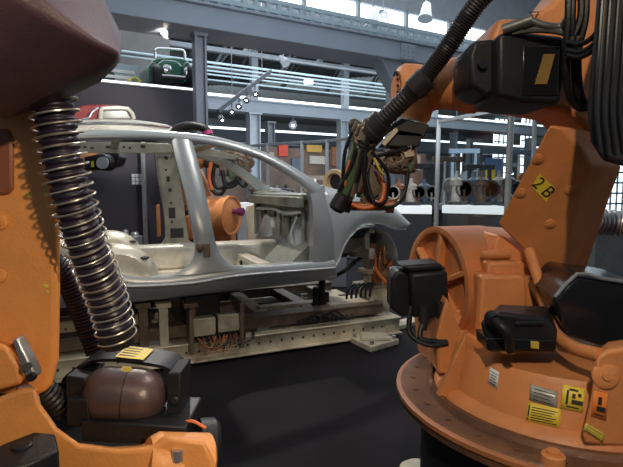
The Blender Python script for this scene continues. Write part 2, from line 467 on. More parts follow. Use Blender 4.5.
RAIL_I = [(-25, 152), (20, 144), (62, 141), (100, 139.5), (140, 139.5), (165, 140), (190, 142.5), (210, 145), (232, 150.5), (262, 160), (290, 176.5), (311, 194)]
BP_L = [(171, 138), (176, 160), (184, 190), (191, 220), (195, 243), (194, 258), (187, 268), (172, 276)]
BP_R = [(192, 140), (199, 165), (206, 195), (212, 225), (216, 244), (221, 256), (231, 264), (250, 268)]
HP_L = [(309, 190), (312.5, 205), (313, 225), (313, 245), (311, 268)]
HP_R = [(324, 185), (330, 205), (333, 225), (334, 250), (334, 274)]
SILL_T = [(40, 262), (80, 262), (104, 262), (116, 271), (132, 276.5), (160, 277), (190, 274), (215, 270), (240, 267), (280, 264.5), (334, 260)]
SILL_B = [(40, 309), (80, 307), (104, 305), (116, 304), (132, 302.5), (160, 299.5), (190, 296), (215, 293), (240, 290), (280, 285.5), (336, 279)]
CP_L = [(18, 140), (45, 180), (75, 230), (88, 268)]
CP_R = [(66, 139), (78, 180), (92, 232), (113, 268)]
for far in (False, True):
    mb = MB()
    ribbon(mb, RAIL_O, RAIL_I, 60, .018, .06, 6, far)
    ribbon(mb, BP_L, BP_R, 24, .022, .06, 7, far)
    ribbon(mb, HP_L, HP_R, 20, .012, .08, 6, far)
    ribbon(mb, SILL_T, SILL_B, 50, .035, .12, 8, far)
    ribbon(mb, CP_L, CP_R, 20, .02, .06, 6, far)
    # stamped step above the sill
    ribbon(mb, [(104, 279), (132, 284), (190, 281), (240, 273.5), (334, 266)], [(104, 283), (132, 288), (190, 285), (240, 277), (334, 269)], 40, .012, .02, 4, far, -.028)
    # rear quarter around the wheel arch
    ribbon(mb, [(-90, 205), (-40, 200), (20, 205), (62, 225), (88, 262)], [(-90, 262), (-60, 262), (-10, 258), (40, 275), (76, 305)], 24, .03, .06, 6, far)
    ribbon(mb, [(-100, 205), (-60, 165), (-32, 140)], [(-60, 205), (-25, 172), (0, 142)], 10, .02, .06, 4, far)
    sf = mk('side_frame', mb, BODY, car, ang=50)
# outer far pillars carry an inner reinforcement with stamped holes
FY = CW - .16
def fpoly(pts, d): return [CARM @ cp(a, b, d) for a, b in pts]
def plate(name, pts, d, m, th=.02, holes=(), bev=.004):
    mb = MB(); mb.prism(fpoly(pts, d), WC * th); o = mk(name, mb, m, car, bevel=bev)
    if holes:
        mh = MB()
        for (x, y, w, h) in holes:
            p = cp(x, y, d); sc_ = (d - cL.y) / F * 1.05
            mh.box(cl(p.x, d - .001, p.z), (w * sc_, .006, h * sc_), Matrix.Rotation(PHIC, 3, 'Z'))
        mks('punched_hole', mh, HOLE, o, bevel=.004)
    return o
plate('pillar_reinforcement', [(155, 147), (175, 147), (179, 175), (184, 205), (190, 250), (166, 252), (165, 225), (162, 190), (158, 165)], CW - .24, INNER, .03,
      [(166, 158, 3, 3), (166, 170, 2, 2), (168, 179, 3, 5), (170, 190, 3, 3), (171, 203, 2, 2), (172, 213, 6, 10), (177, 233, 12, 9), (172, 222, 2, 2)])
plate('roof_side_reinforcement', [(40, 144), (80, 142.5), (155, 143), (200, 146), (240, 156), (235, 160), (196, 155), (178, 152), (157, 153), (80, 153), (40, 156)], CW - .30, INNER, .02,
      [(92, 148, 3, 1.5), (112, 147, 10, 2), (124, 147, 2, 2), (130, 148, 2, 2), (143, 146.5, 4, 3), (85, 147, 2, 2)])
# floor pan, tunnel, cross members, heel board and wheel houses
def cbox(mb, x0, x1, y0, y1, z0, z1):
    vs = [cl(x, y, z) for z in (z0, z1) for x, y in ((x0,y0),(x1,y0),(x1,y1),(x0,y1))]
    return mb.add(vs, [(3,2,1,0),(4,5,6,7),(0,1,5,4),(1,2,6,5),(2,3,7,6),(3,0,4,7)])
xF = cp(318, 230).x                       # firewall station
xB = cp(203, 230).x; xR = cp(112, 250).x
zS = cp(250, 270).z
ZF = zS - .06
mb = MB(); cbox(mb, xR - .5, xF, .05, CW - .05, ZF - .03, ZF)
for i in range(9): cbox(mb, xR + .05, xF - .25, .14 + i*.075 + (.14 if i > 4 else 0), .165 + i*.075 + (.14 if i > 4 else 0), ZF, ZF + .012)
mk('floor_pan', mb, PAN, car, bevel=.004)
mb = MB(); mb.hull([cl(x, CW/2 + y, z) for x in (xR, xF) for y, z in ((-.17, ZF), (.17, ZF), (-.10, ZF + .2), (.10, ZF + .2))]); mk('centre_tunnel', mb, PAN, car, bevel=.03, seg=3)
mb = MB()
for x in (xB + .12, xB + .50): mb.hull([cl(x + dx, y, z) for y in (.08, CW - .08) for dx, z in ((-.08, ZF), (.08, ZF), (-.055, ZF + .10), (.055, ZF + .10))])
cm = mks('seat_cross_member', mb, PAN, car, bevel=.012)
mh = MB()
for x in (xB + .04, xB + .42):
    for j in range(6):
        mh.lathe(cl(x + .005, .25 + j*.22, ZF + .05), -UC, [(0, .0), (0, .022), (.012, .022)], 10)
mks('punched_hole', mh, HOLE, cm[0])
mb = MB(); mb.hull([cl(xR + .05, .06, ZF), cl(xR + .05, CW - .06, ZF), cl(xR - .15, .06, ZF + .22), cl(xR - .15, CW - .06, ZF + .22), cl(xR - 1.2, .06, ZF + .2), cl(xR - 1.2, CW - .06, ZF + .2), cl(xR - 1.2, .06, ZF), cl(xR - 1.2, CW - .06, ZF)])
mk('heel_board', mb, PAN, car, bevel=.03, seg=3)
for yy in (.22, CW - .22):
    mb = MB(); c = cl(xR + .02, yy, ZF - .02)
    mb.lathe(c - WC * .16, WC, [(0, 0), (0, .25), (.04, .30), (.12, .32), (.22, .30), (.30, .24), (.34, 0)], 28, PI, 2*PI, ref=UC)
    wh = mk('rear_wheel_house', mb, PAN, car)
    mh = MB(); mh.ball(cl(xR + .20, yy - .10, ZF + .19), .045, (1.4, 1, .35)); mks('punched_hole', mh, HOLE, wh)
# firewall, cowl, dash cross member, bulkhead dishes
zC = cp(318, 192).z
mb = MB(); cbox(mb, xF - .02, xF + .02, .08, CW - .08, ZF, zC - .02)
mb.hull([cl(xF - .30, y, ZF) for y in (.1, CW - .1)] + [cl(xF, y, ZF + .26) for y in (.1, CW - .1)] + [cl(xF, y, ZF) for y in (.1, CW - .1)])
fw = mk('firewall', mb, FIREW, car, bevel=.006)
mh = MB(); mx_ = MB()
for y, z, r in ((.45, .30, .05), (.62, .42, .03), (1.15, .36, .06), (1.32, .2, .025), (.35, .46, .025), (.98, .44, .03), (1.28, .46, .03)):
    mh.lathe(cl(xF - .022, y, ZF + z), -UC, [(0, 0), (0, r), (.008, r * .95)], 14)
mks('punched_hole', mh, HOLE, fw)
mb = MB()
for y, z, r in ((.40, .22, .15), (1.18, .26, .18)):
    mb.lathe(cl(xF - .02, y, ZF + z), -UC, [(0, r), (.03, r * .94), (.05, r * .7), (.055, 0)], 24)
mks('bulkhead_dish', mb, BODYF, car)
mb = MB()
for y, z0, z1, w in ((.22, .05, .5, .05), (.58, .1, .44, .04), (.84, .2, .5, .07), (1.02, .08, .3, .04), (1.42, .05, .5, .06)): cbox(mb, xF - .05, xF - .018, y - w/2, y + w/2, ZF + z0, ZF + z1)
mks('bulkhead_rib', mb, FIREW, car, bevel=.012)
mb = MB(); mb.tube([cl(xF - .06, .2, ZF + .5), cl(xF - .1, .5, ZF + .47), cl(xF - .08, .9, ZF + .5), cl(xF - .1, CW - .3, ZF + .48)], .018, 8); mb.tube([cl(xF - .05, .3, ZF + .1), cl(xF - .09, .36, ZF + .3), cl(xF - .06, .30, ZF + .45)], .014, 8); mks('dash_tube', mb, BODYF, car)
mb = MB()
for k_ in range(26): 
    yy = .15 + random.random()*(CW - .3); zz = ZF + .08 + random.random()*.42; mb.lathe(cl(xF - .0215, yy, zz), -UC, [(0, .014), (.004, .012), (.004, 0)], 8)
mks('weld_stud', mb, HOLE, car)
mb = MB(); cbox(mb, xF - .10, xF + .28, .12, CW - .12, zC - .07, zC - .02); cbox(mb, xF - .14, xF - .08, .1, CW - .1, zC - .13, zC - .04)
mk('cowl', mb, FIREW, car, bevel=.012)
plate('hinge_pillar_reinforcement', [(254, 192), (276, 190), (277, 214), (274, 240), (256, 242), (255, 215)], CW - .14, INNER, .03,
      [(262, 198, 3, 3), (268, 200, 3, 3), (260, 205, 2, 2), (267, 214, 7, 6), (261, 222, 2, 3), (264, 231, 4, 4), (270, 226, 2, 2), (271, 206, 2, 2)])
# windscreen frame, header and roof skin
for px in (20, 120):
    mb = MB(); e = cp(px, 134); rows = []
    for t in [i/10 for i in range(11)]:
        c_ = cl(e.x, e.y + .03 + (CW - 2*e.y - .06)*t, e.z - .02 + .03*math.sin(PI*t)); rows.append([c_ + UC*a + V((0, 0, b)) for a, b in ((-.035, 0), (.035, 0), (.03, -.018), (-.03, -.018))])
    mb.grid(rows, True); mk('roof_bow', mb, INNER, car, bevel=.004)
mb = MB(); e = cp(215, 140)
mb.hull([cl(e.x + dx, y, e.z - dz) for y in (e.y + .03, CW - e.y - .03) for dx, dz in ((-.05, .0), (.06, .01), (-.05, .04), (.05, .04))]); mk('windscreen_header', mb, FIREW, car, bevel=.01)
# front fenders with the wheel arch lip
F_T = [(323, 186), (340, 190.5), (360, 195), (384, 201.5), (398, 211), (408, 222)]
F_B = [(332, 272), (338, 262), (344, 247), (351, 236), (360, 227.5), (371, 223.5), (384, 225), (396, 230), (406, 229)]
for far in (False, True):
    def fedge(pts, inn):
        q = resample([V((a, b, 0)) for a, b in [(v.x, v.y) for v in smooth_path([V((a, b, 0)) for a, b in pts], 6)]], 40); o_ = []
        for v in q:
            k = max(0, min(1, (v.x - 325) / 83)); o_.append(cp(v.x, v.y, .02 + .15 * k ** 3 + inn))
        return o_
    E0 = fedge(F_T, .06); E1 = fedge(F_B, 0); rows = []
    for a, b in zip(E0, E1):
        r = []
        for j in range(11):
            t = j / 10; p = a.lerp(b, t); p.y += -.055 * math.sin(PI * t ** .7); r.append(p)
        q = b.copy(); q.y = r[-1].y - .012; r.append(q); q2 = b.copy(); q2.y = r[-1].y + .05; r.append(q2)
        rows.append([cl(p.x, CW - p.y if far else p.y, p.z) for p in r])
    mb = MB(); mb.grid(rows); mk('front_fender', mb, BODYF, car, solid=.006, ang=60)
    # inner wheel house of the front wheel
    c = cp(374, 262); mb = MB()
    rows = []
    for i in range(19):
        a = PI * (i / 18) ; rr = .32
        rows.append([cl(c.x + math.cos(a)*r2, CW - yy if far else yy, c.z - .02 + math.sin(a)*r2) for yy, r2 in ((.10, rr), (.45, rr), (.48, rr*.8), (.48, .02))])
    mb.grid(rows); mk('front_wheel_house', mb, GREYD, car, solid=.006)
# front rails, slam panel and strut towers
mb = MB(); zR = cp(345, 262).z
for y in (.42, CW - .42): cbox(mb, xF, xF + .62, y - .05, y + .05, zR + .02, zR + .16)
cbox(mb, xF + .58, xF + .64, .15, CW - .15, zR + .22, zR + .30); cbox(mb, xF + .58, xF + .64, .15, CW - .15, zR - .02, zR + .08)
for y in (.25, .55, CW - .55, CW - .25): cbox(mb, xF + .58, xF + .63, y - .03, y + .03, zR + .02, zR + .26)
mks('front_rail', mb, INNER, car, bevel=.006)
mb = MB(); cbox(mb, xR - 1.3, xF - .1, .16, .28, ZF - .10, ZF - .03); cbox(mb, xR - 1.3, xF - .1, CW - .28, CW - .16, ZF - .10, ZF - .03); mks('underbody_rail', mb, GREYD, car, bevel=.006)
# B pillar lower bracket on the near side
mb = MB(); p = cp(206, 250); mb.box(cl(p.x, -.02, p.z), (.05, .02, .10), Matrix.Rotation(PHIC, 3, 'Z')); p = cp(199, 247); mb.ball(cl(p.x, -.02, p.z), .03, (1, .5, 1.4)); mk('pillar_bracket', mb, RIGBR, car, bevel=.008)

# ================================================================== RIG UNDER THE CAR
rig = thing('assembly_rig', 'long cream and brown steel rig on the floor carrying the car body', 'rig', cl(0, CW/2, 0) * 1.0, PHIC)
YN = .22
def rz(px, py, y=YN): p = cp(px, py, y); return p.x, p.z
x0, zt1 = rz(205, 331); _, zb1 = rz(205, 343); xE, zE1 = rz(352, 301)
ZU1 = (zt1 + zE1) / 2; 

for name_y in (YN, CW - .3):
    mb = MB(); cbox(mb, -2.6, 1.75, name_y, name_y + .14, ZU1 - .09, ZU1); cbox(mb, -2.6, 1.75, name_y - .015, name_y + .155, ZU1, ZU1 + .012); mk('upper_rail', mb, RIGBR, rig, bevel=.004)
    mb = MB(); cbox(mb, -2.8, 1.9, name_y - .06, name_y + .16, .035, .165); cbox(mb, -2.8, 1.9, name_y - .11, name_y + .18, .02, .035); cbox(mb, -2.8, 1.9, name_y - .09, name_y + .18, .165, .177)
    lr = mk('lower_rail', mb, CREAM, rig, bevel=.004)
    mh = MB()
    for i in range(34): mh.lathe(cl(-1.6 + i*.1, name_y - .061, .10), -WC, [(0, 0), (0, .010), (.004, .010)], 8)
    mks('punched_hole', mh, HOLE, lr)
for i, x in enumerate((-2.3, -1.5, -.75, -.1, .55, 1.02, 1.42)):
    mb = MB(); cbox(mb, x, x + .12, YN + .14, CW - .3, ZU1 - .085, ZU1 - .005); mk('cross_beam', mb, RIGBR if i % 2 else CREAM, rig, bevel=.004)
mb = MB(); cbox(mb, 1.25, 1.72, YN + .1, .62, ZU1 - .03, ZU1 + .014); cbox(mb, .62, 1.25, .52, .62, ZU1 - .03, ZU1 + .01); mk('deck_plate', mb, CREAM, rig, bevel=.003)
for x, y in ((-2.2, YN), (-1.2, YN), (-.4, YN), (.5, YN), (1.25, YN), (-2.2, CW - .3), (-.4, CW - .3), (1.25, CW - .3)):
    mb = MB(); cbox(mb, x, x + .12, y + .01, y + .13, .17, ZU1 - .085); mk('stub_post', mb, GREYD, rig, bevel=.004)
for px, cream in ((143, 0), (163, 1), (190, 0)):
    x, z = rz(px, 320, YN + .02); w = .035
    mb = MB(); cbox(mb, x - w, x + w, YN - .03, YN + .04, .17, cp(px, 303, YN).z); cbox(mb, x - w*1.6, x + w*1.6, YN - .05, YN + .1, cp(px, 307, YN).z, cp(px, 302, YN).z)
    mk('support_post', mb, CREAM if cream else RIGBR, rig, bevel=.005)
mb = MB(); x, z = rz(205, 305); cbox(mb, x - .16, x + .12, YN - .02, YN + .25, ZU1, ZF - .1); mk('clamp_block', mb, BLACK, rig, bevel=.01)
for px, py in ((316, 291), (326, 296), (322, 275)):
    x, z = rz(px, py, YN + .25); mb = MB(); mb.lathe(cl(x, YN + .25, ZU1 - .01), (0, 0, 1), [(0, .05), (.02, .05), (.025, .032), (z + .04 - ZU1, .032), (z + .05 - ZU1, .022)], 16); mk('locating_pin', mb, BLACK, rig)
# wiring box with its loops of wire
x0, zt = rz(193, 320, YN - .14); x1, zb = rz(240, 333, YN - .14); zb = min(zb, zt - .10)
wb = MB(); cbox(wb, x0, (x0+x1)/2 - .01, YN - .14, YN - .03, zb + .01, zt); cbox(wb, (x0+x1)/2 + .01, x1, YN - .14, YN - .03, zb + .02, zt + .01)
wbx = mk('terminal_box', wb, mat('worn_box', (.30, .26, .19), .5, .1, .2, 9, .2, 50, (.10, .08, .05), .8, 7), rig, bevel=.006)
mb = MB(); cbox(mb, x0 - .03, x0, YN - .16, YN - .02, zb - .12, zt + .08); cbox(mb, x1, x1 + .03, YN - .16, YN - .02, zb - .12, zt + .1); mks('bracket', mb, RIGBR, wbx, bevel=.004)
mb = MB()
for i in range(13):
    xx = x0 + .02 + (x1 - x0 - .04) * i / 12; mb.lathe(cl(xx, YN - .12, zb - .02), (0, 0, 1), [(0, .008), (.06, .010)], 8)
mks('plug', mb, BLACK, wbx)
mb = MB()
for i in range(11):
    a = x0 + .02 + (x1 - x0 - .04) * random.random(); b = x0 + .02 + (x1 - x0 - .04) * random.random(); dz = .07 + .06 * random.random()
    mb.tube([cl(a, YN - .13, zb), cl(a*.7 + b*.3, YN - .15, zb - dz), cl(a*.3 + b*.7, YN - .15, zb - dz), cl(b, YN - .13, zb)], .0035, 6, 8)
mks('wire', mb, COPPER, wbx)
mb = MB()
for i in range(7):
    a = x0 + .02 + (x1 - x0 - .04) * random.random(); b = a + .1 + .1*random.random()
    mb.tube([cl(a, YN - .125, zb), cl(a + .03, YN - .145, zb - .08), cl(b - .03, YN - .145, zb - .06), cl(b, YN - .06, zb - .02)], .006, 6, 8)
mks('cable', mb, BLACK, wbx)
# hydraulic hoses along the near lower rail
mb = MB()
for i in range(6):
    xa = rz(295 + i*5, 312)[0]
    mb.tube([cl(xa, YN - .05, .24), cl(xa + .1, YN - .09, .27 + .02*(i % 3)), cl(xa + .22, YN - .08, .22), cl(xa + .3, YN - .05, .25)], .010, 7, 6)
mks('hose', mb, BLACK, rig)
# front clamp tower with hoses
YT = .45
x0, z0 = rz(366, 312, YT); x1, z1 = rz(386, 248, YT)
mb = MB(); cbox(mb, x0 - .02, x1, YT - .08, YT + .12, .14, .44); cbox(mb, x0, x0 + .05, YT - .05, YT + .06, .44, z1); cbox(mb, x0 - .08, x1 + .05, YT - .1, YT + .14, .42, .46)
cbox(mb, x0 - .04, x1 + .12, YT - .09, YT + .1, .56, .60)
tw = mk('clamp_tower', mb, CREAM, rig, bevel=.006)
mb = MB(); cbox(mb, x0 + .09, x0 + .15, YT - .1, YT - .02, .58, z1 - .1); cbox(mb, x0 + .08, x0 + .2, YT - .12, YT - .02, .66, .74); cbox(mb, x0 + .16, x0 + .2, YT - .1, YT, .5, .62); mb.lathe(cl(x0 + .13, YT - .1, .8), (0,0,1), [(0,.03),(.14,.03)], 12); mk('clamp_cylinder', mb, COPPER, tw, bevel=.005)
mb = MB(); cbox(mb, x0 + .02, x0 + .10, YT - .13, YT - .06, .46, .60); cbox(mb, x0 + .10, x0 + .16, YT - .16, YT - .08, .50, .56); cbox(mb, x0 - .02, x0 + .04, YT - .12, YT - .06, .70, .86); cbox(mb, x0 + .17, x0 + .24, YT - .1, YT - .02, .62, .80)
for k_ in range(3): mb.lathe(cl(x0 + .06 + .05*k_, YT - .15, .60 + .06*k_), (0, 0, 1), [(0, .02), (.12, .02), (.12, .012), (.18, .012)], 10)
mks('clamp_part', mb, mat('bronze_parts', (.34, .17, .07), .4, .5, .3, 15), tw, bevel=.004)
mb = MB()
mb.tube([cl(x0, YT - .1, z1), cl(x0 + .01, YT - .13, .75), cl(x0 + .02, YT - .16, .6), cl(x0 + .16, YT - .2, .42), cl(x0 + .17, YT - .22, .33)], .017, 8, 10)
mb.tube([cl(x0 + .1, YT - .1, z1 - .02), cl(x0 + .12, YT - .16, .85), cl(x0 + .2, YT - .16, .75), cl(x0 + .18, YT - .14, .64)], .012, 8, 10)
mks('orange_hose', mb, ORCABLE, tw)
mb = MB()
for i in range(6): mb.tube([cl(x0 - .3 + i*.05, YT - .15, .36), cl(x0 - .29 + i*.05, YT - .15, .43), cl(x0 - .24 + i*.05, YT - .13, .47), cl(x0 - .18 + i*.05, YT - .1, .48)], .011, 7, 6)
mb.tube([cl(x0 - .35, YT, .55), cl(x0 - .25, YT - .05, .62), cl(x0 - .1, YT - .05, .72), cl(x0 + .05, YT - .05, .73)], .02, 8, 8)
mks('black_hose', mb, BLACK, tw)
mb = MB(); 
pts = [atz(350, 337, .05), atz(371, 347, .05), atz(399, 339, .05), atz(376, 329, .05)]
mb.prism(pts, (0, 0, -.05)); fp = mk('foot_plate', mb, CREAM, rig, bevel=.006)
mb = MB(); c = (pts[0] + pts[2]) / 2
mb.lathe(pts[0].lerp(c, .2), (0, 0, 1), [(0, .02), (.03, .02)], 8); mb.lathe(pts[2].lerp(c, .2), (0, 0, 1), [(0, .02), (.03, .02)], 8); mb.lathe(pts[1].lerp(c, .25), (0, 0, 1), [(0, .02), (.03, .02)], 8)
mks('bolt', mb, STEEL, fp)
mb = MB(); mb.hull([c + V((a*.13, b*.09, .0)) for a in (-1, 1) for b in (-1, 1)] + [c + V((a*.12, b*.08, .035)) for a in (-1, 1) for b in (-1, 1)]); mk('foot_block', mb, CREAM, rig, bevel=.008)
mb = MB(); mb.prism([atz(368, 328, .04), atz(372, 333, .04), atz(430, 318, .04), atz(425, 313, .04)], (0, 0, -.04)); mk('floor_rail', mb, CREAM, rig, bevel=.004)
mb = MB(); mb.prism([atz(-40, 372, .05), atz(-40, 384, .05), atz(192, 349, .05), atz(192, 343, .05)], (0, 0, -.05)); mk('floor_channel', mb, CREAM, rig, bevel=.004)

# ================================================================== RIGHT ROBOT
YR = 1.7
RC = at(560, 389, YR); ZR = RC.z
rob = thing('welding_robot', 'large orange robot at the right with a yellow 2 B plate on its upright arm', 'robot', (RC.x, RC.y, 0))
UP = V((0, 0, 1)); RB = V((RC.x, RC.y, 0)); XA = V((1, 0, 0)); YA = V((0, 1, 0))
mb = MB(); mb.lathe(RB, UP, [(0, .50), (.03, .50), (.03, .485), (ZR - .07, .485)], 48); mk('pedestal', mb, BLACK, rob)
mb = MB(); mb.lathe(RB, UP, [(ZR - .075, .50), (ZR - .05, .57), (ZR - .015, .575), (ZR, .56), (ZR - .004, .475), (ZR + .012, .468), (ZR + .012, .45), (ZR, .445), (ZR, .0)], 72)
ring = mk('base_ring', mb, RUSTY, rob, ang=30)
mb = MB(); mb.lathe(RB, UP, [(ZR - .022, .572), (ZR - .022, .580), (ZR - .008, .580), (ZR - .004, .568)], 72); mk('ring_rim', mb, mat('ring_edge_paint', (.36, .13, .045), .5), ring)
mb = MB(); c = atz(553, 459, ZR + .01); mb.lathe(c, UP, [(-.02, .03), (.012, .03), (.016, .025), (.016, .017), (.024, .017), (.024, 0)], 20); mk('ring_cap', mb, ORANGE, ring)
mb = MB()
for i in range(28):
    a = 2*PI*i/28; mb.lathe(RB + V((math.cos(a)*.52, math.sin(a)*.52, ZR - .004)), UP, [(0, .009), (.006, .009), (.006, 0)], 8)
mks('bolt', mb, RUSTY, ring)
# rotating carousel casting
TZ = ZR + .17
mb = MB(); mb.lathe(RB, UP, [(ZR + .002, .44), (ZR + .02, .43), (ZR + .035, .40), (TZ - .015, .375), (TZ, .365), (TZ, .0)], 64)
car2 = mk('carousel', mb, ORANGE, rob, ang=50)
mb = MB()
for a in (189,): 
    d = V((math.cos(math.radians(a)), math.sin(math.radians(a)), 0)); n = d.cross(UP)
    mb.prism([RB + d*.36 + n*-.012 + UP*(ZR + .005), RB + d*.47 + n*-.012 + UP*(ZR + .005), RB + d*.37 + n*-.012 + UP*(TZ + .06)], n*.024)
mks('rib', mb, ORANGE, car2, bevel=.004)
# right-hand bearing block with its round cap
mb = MB(); mb.prism([at(a, b, 1.27) for a, b in ((596, 357), (606, 350), (650, 344), (650, 450), (584, 445), (582, 434), (591, 395))], V((.075, .11, -.01)))
blk = mk('bearing_block', mb, ORANGE, rob, bevel=.012, seg=3)
mb = MB(); c = at(605, 375, 1.275); mb.lathe(c, (-.1, -1, .15), [(0, .036), (.006, .036), (.010, .030), (.010, .014), (.016, .012), (.016, 0)], 28); mk('bearing_cap', mb, ORANGE, blk)
# labels riveted to the casting wall, following its curve
def wallpt(px, py, r=.392):               # point on the carousel's conical wall
    d = ray(px, py); lo = .8
    t = lo
    for i in range(4000):
        p = CAM + d * t; h = (p.z - ZR - .035) / (TZ - ZR - .05); rr = .40 - .025 * max(-.5, min(1.2, h)) + .0025
        if (V((p.x, p.y, 0)) - RB).length < rr: break
        t += .0005
    return p
def decal(name, corners, m, parent, lines=0, inkm=None, marks=(), fn=wallpt, n=8, label=None):
    (ax, ay), (bx, by), (cx, cy), (dx, dy) = corners
    def q(u, v): return (ax*(1-u)*(1-v) + bx*u*(1-v) + cx*u*v + dx*(1-u)*v, ay*(1-u)*(1-v) + by*u*(1-v) + cy*u*v + dy*(1-u)*v)
    def gridp(u0, u1, v0, v1, lift, nn):
        rows = []
        for i in range(nn + 1):
            r = []
            for j in range(3):
                p = fn(*q(u0 + (u1-u0)*i/nn, v0 + (v1-v0)*j/2)); r.append(p + (CAM - p).normalized() * lift)
            rows.append(r)
        return rows
    mb = MB(); mb.grid(gridp(0, 1, 0, 1, .001, n)); o = mk(name, mb, m, parent, solid=.0008)
    if label: o['label'] = label
    mb = MB()
    for i in range(lines):
        v = .22 + .66 * i / max(1, lines - 1) if lines > 1 else .5
        mb.grid(gridp(.14, .9 - .2*((i*37) % 5)/5, v - .025, v + .025, .002, 5))
    for (u0, u1, v0, v1) in marks: mb.grid(gridp(u0, u1, v0, v1, .002, 3))
    if mb.v: mk('printing', mb, inkm or INK, o)
    return o
decal('label', ((528, 402), (561, 409), (560, 428), (525, 421)), YELLOW, car2, 6, marks=((.04, .08, .12, .7), (.04, .08, .8, .9)), label='yellow warning label with lines of small print')
decal('label', ((530, 384), (558, 392), (557, 408), (529, 400)), SILVERL, car2, 4, label='worn silver type plate')
decal('label', ((563, 384), (586, 389), (583, 413), (560, 408)), YELLOW, car2, 0, marks=((.45, .95, .55, .74), (.2, .3, .2, .8), (.3, .7, .12, .2), (.45, .6, .3, .5), (.7, .85, .25, .4), (.25, .8, .84, .90)), label='square yellow warning label with a black figure')
decal('label', ((490, 367), (499, 372), (497, 389), (488, 383)), WHITE, car2, 5, label='small white label')
def blkpt(px, py): return at(px, py, 1.268)
decal('label', ((594, 391), (609, 393), (606, 421), (591, 416)), ORANGEL, blk, 0, marks=((.3, .9, .55, .75), (.35, .6, .2, .5), (.2, .8, .85, .9)), fn=blkpt, label='orange warning label with a black figure')
decal('label', ((586, 423), (605, 434), (603, 443), (583, 430)), YELLOWD, blk, 2, fn=blkpt, label='small dirty yellow label')
# motor standing on the carousel
mb = MB(); mb.hull([at(a, b, Y) for Y, pts in ((1.44, ((480, 322), (488, 352), (556, 352), (558, 330), (545, 318), (500, 312))), (1.62, ((492, 345), (550, 345), (548, 306), (500, 304)))) for a, b in pts])
mo = mk('motor', mb, BLACK, rob, bevel=.012, seg=3)
mb = MB(); mb.prism([at(515, 322, 1.43), at(545, 322, 1.43), at(540, 310, 1.5), at(520, 312, 1.5)], (0, .0, -.012)); mb.prism([at(486, 338, 1.43), at(556, 340, 1.43), at(556, 350, 1.43), at(488, 351, 1.43)], (0, .1, 0)); mk('motor_lid', mb, BLACKG, mo, bevel=.004)
mb = MB(); mb.tube([at(492, 318, 1.42), at(500, 325, 1.38), at(508, 335, 1.37), at(510, 350, 1.4)], .014, 10); mb.lathe(at(490, 316, 1.43), at(500, 325, 1.38) - at(490, 316, 1.43), [(0, .02), (.03, .02), (.03, .016)], 12); mks('connector', mb, BLACK, mo)
mb = MB(); mb.prism([at(531, 341, 1.428), at(539, 342, 1.428), at(539, 349, 1.428), at(531, 348, 1.428)], (0, .003, 0)); mk('small_label', mb, YELLOWD, mo)
# shoulder gear drum with its spoked left face
DY = 2.05
dc = at(435, 284, DY); DA = V((1, .30, .0)).normalized(); R0 = 59 / F * DY * .99
mb = MB(); mb.lathe(dc, DA, [(.035, .0), (.035, .05), (.035, R0*.86), (.0, R0*.89), (-.004, R0*.93), (.0, R0), (.22, R0), (.24, R0*.98), (.34, R0*.95), (.36, R0*.7), (.40, R0*.68), (.40, 0)], 56)
dr = mk('gear_drum', mb, DRUMTOP, rob, ang=40)
mb = MB()
for a in (88, 150, 30, 210, 330, 270):
    q = math.radians(a + 8); d = V((-DA.y, DA.x, 0)) * math.cos(q) + UP * math.sin(q)
    mb.bar(dc + DA*.018, dc + DA*.018 + d*R0*.88, .022, .034, DA)
mb.lathe(dc + DA*.0, DA, [(0, .0), (0, .05), (.034, .055)], 24)
mks('spoke', mb, ORANGE, dr, bevel=.004)
mb = MB(); mb.pp([(425, 318), (500, 300), (512, 372), (432, 372)], 1.93, .26); mb.pp([(437, 335), (447, 298), (480, 374), (438, 374)], 1.74, .2); mk('shoulder_bracket', mb, ORANGE, rob, bevel=.008)
mb = MB(); mb.pp([(497, 234), (508, 238), (522, 251), (524, 266), (490, 266)], 1.86, .25); mb.pp([(487, 262), (524, 262), (526, 276), (542, 280), (545, 312), (486, 318)], 1.80, .3); mb.pp([(482, 276), (526, 276), (530, 346), (478, 350)], 1.74, .2)
mk('shoulder_casting', mb, ORANGE, rob, bevel=.01)
mb = MB(); mb.lathe(at(481, 255, 1.83), DA, [(0, 0), (.005, .012), (.02, .016), (.12, .02)], 16); mk('round_stop', mb, ORANGE, rob)
# axis motor hanging off the drum's left face
mb = MB(); mb.pp([(391, 278), (398, 270), (411, 272), (413, 313), (403, 318), (391, 309)], 1.86, .12); mb.pp([(411, 274), (448, 271), (450, 318), (412, 318)], 1.80, .16); mb.pp([(400, 266), (440, 263), (447, 270), (411, 273)], 1.82, .14)
ml = mk('axis_motor', mb, BLACK, rob, bevel=.012, seg=3)
mb = MB(); mb.lathe(at(424, 306, 1.78), V((0, 0, -1)), [(0, .02), (.06, .02), (.06, .014), (.09, .013)], 12); mb.lathe(at(441, 302, 1.78), V((.1, 0, -1)), [(0, .02), (.06, .02), (.06, .014), (.09, .013)], 12); mks('connector', mb, RUBBER, ml)
mb = MB(); mb.tube([at(411, 306, 1.8), at(409, 328, 1.78), at(414, 338, 1.76), at(430, 345, 1.74), at(448, 343, 1.74)], .010, 8); mb.tube([at(424, 321, 1.78), at(420, 334, 1.76), at(424, 340, 1.75), at(447, 342, 1.74)], .010, 8); mks('cable', mb, BLACK, ml)
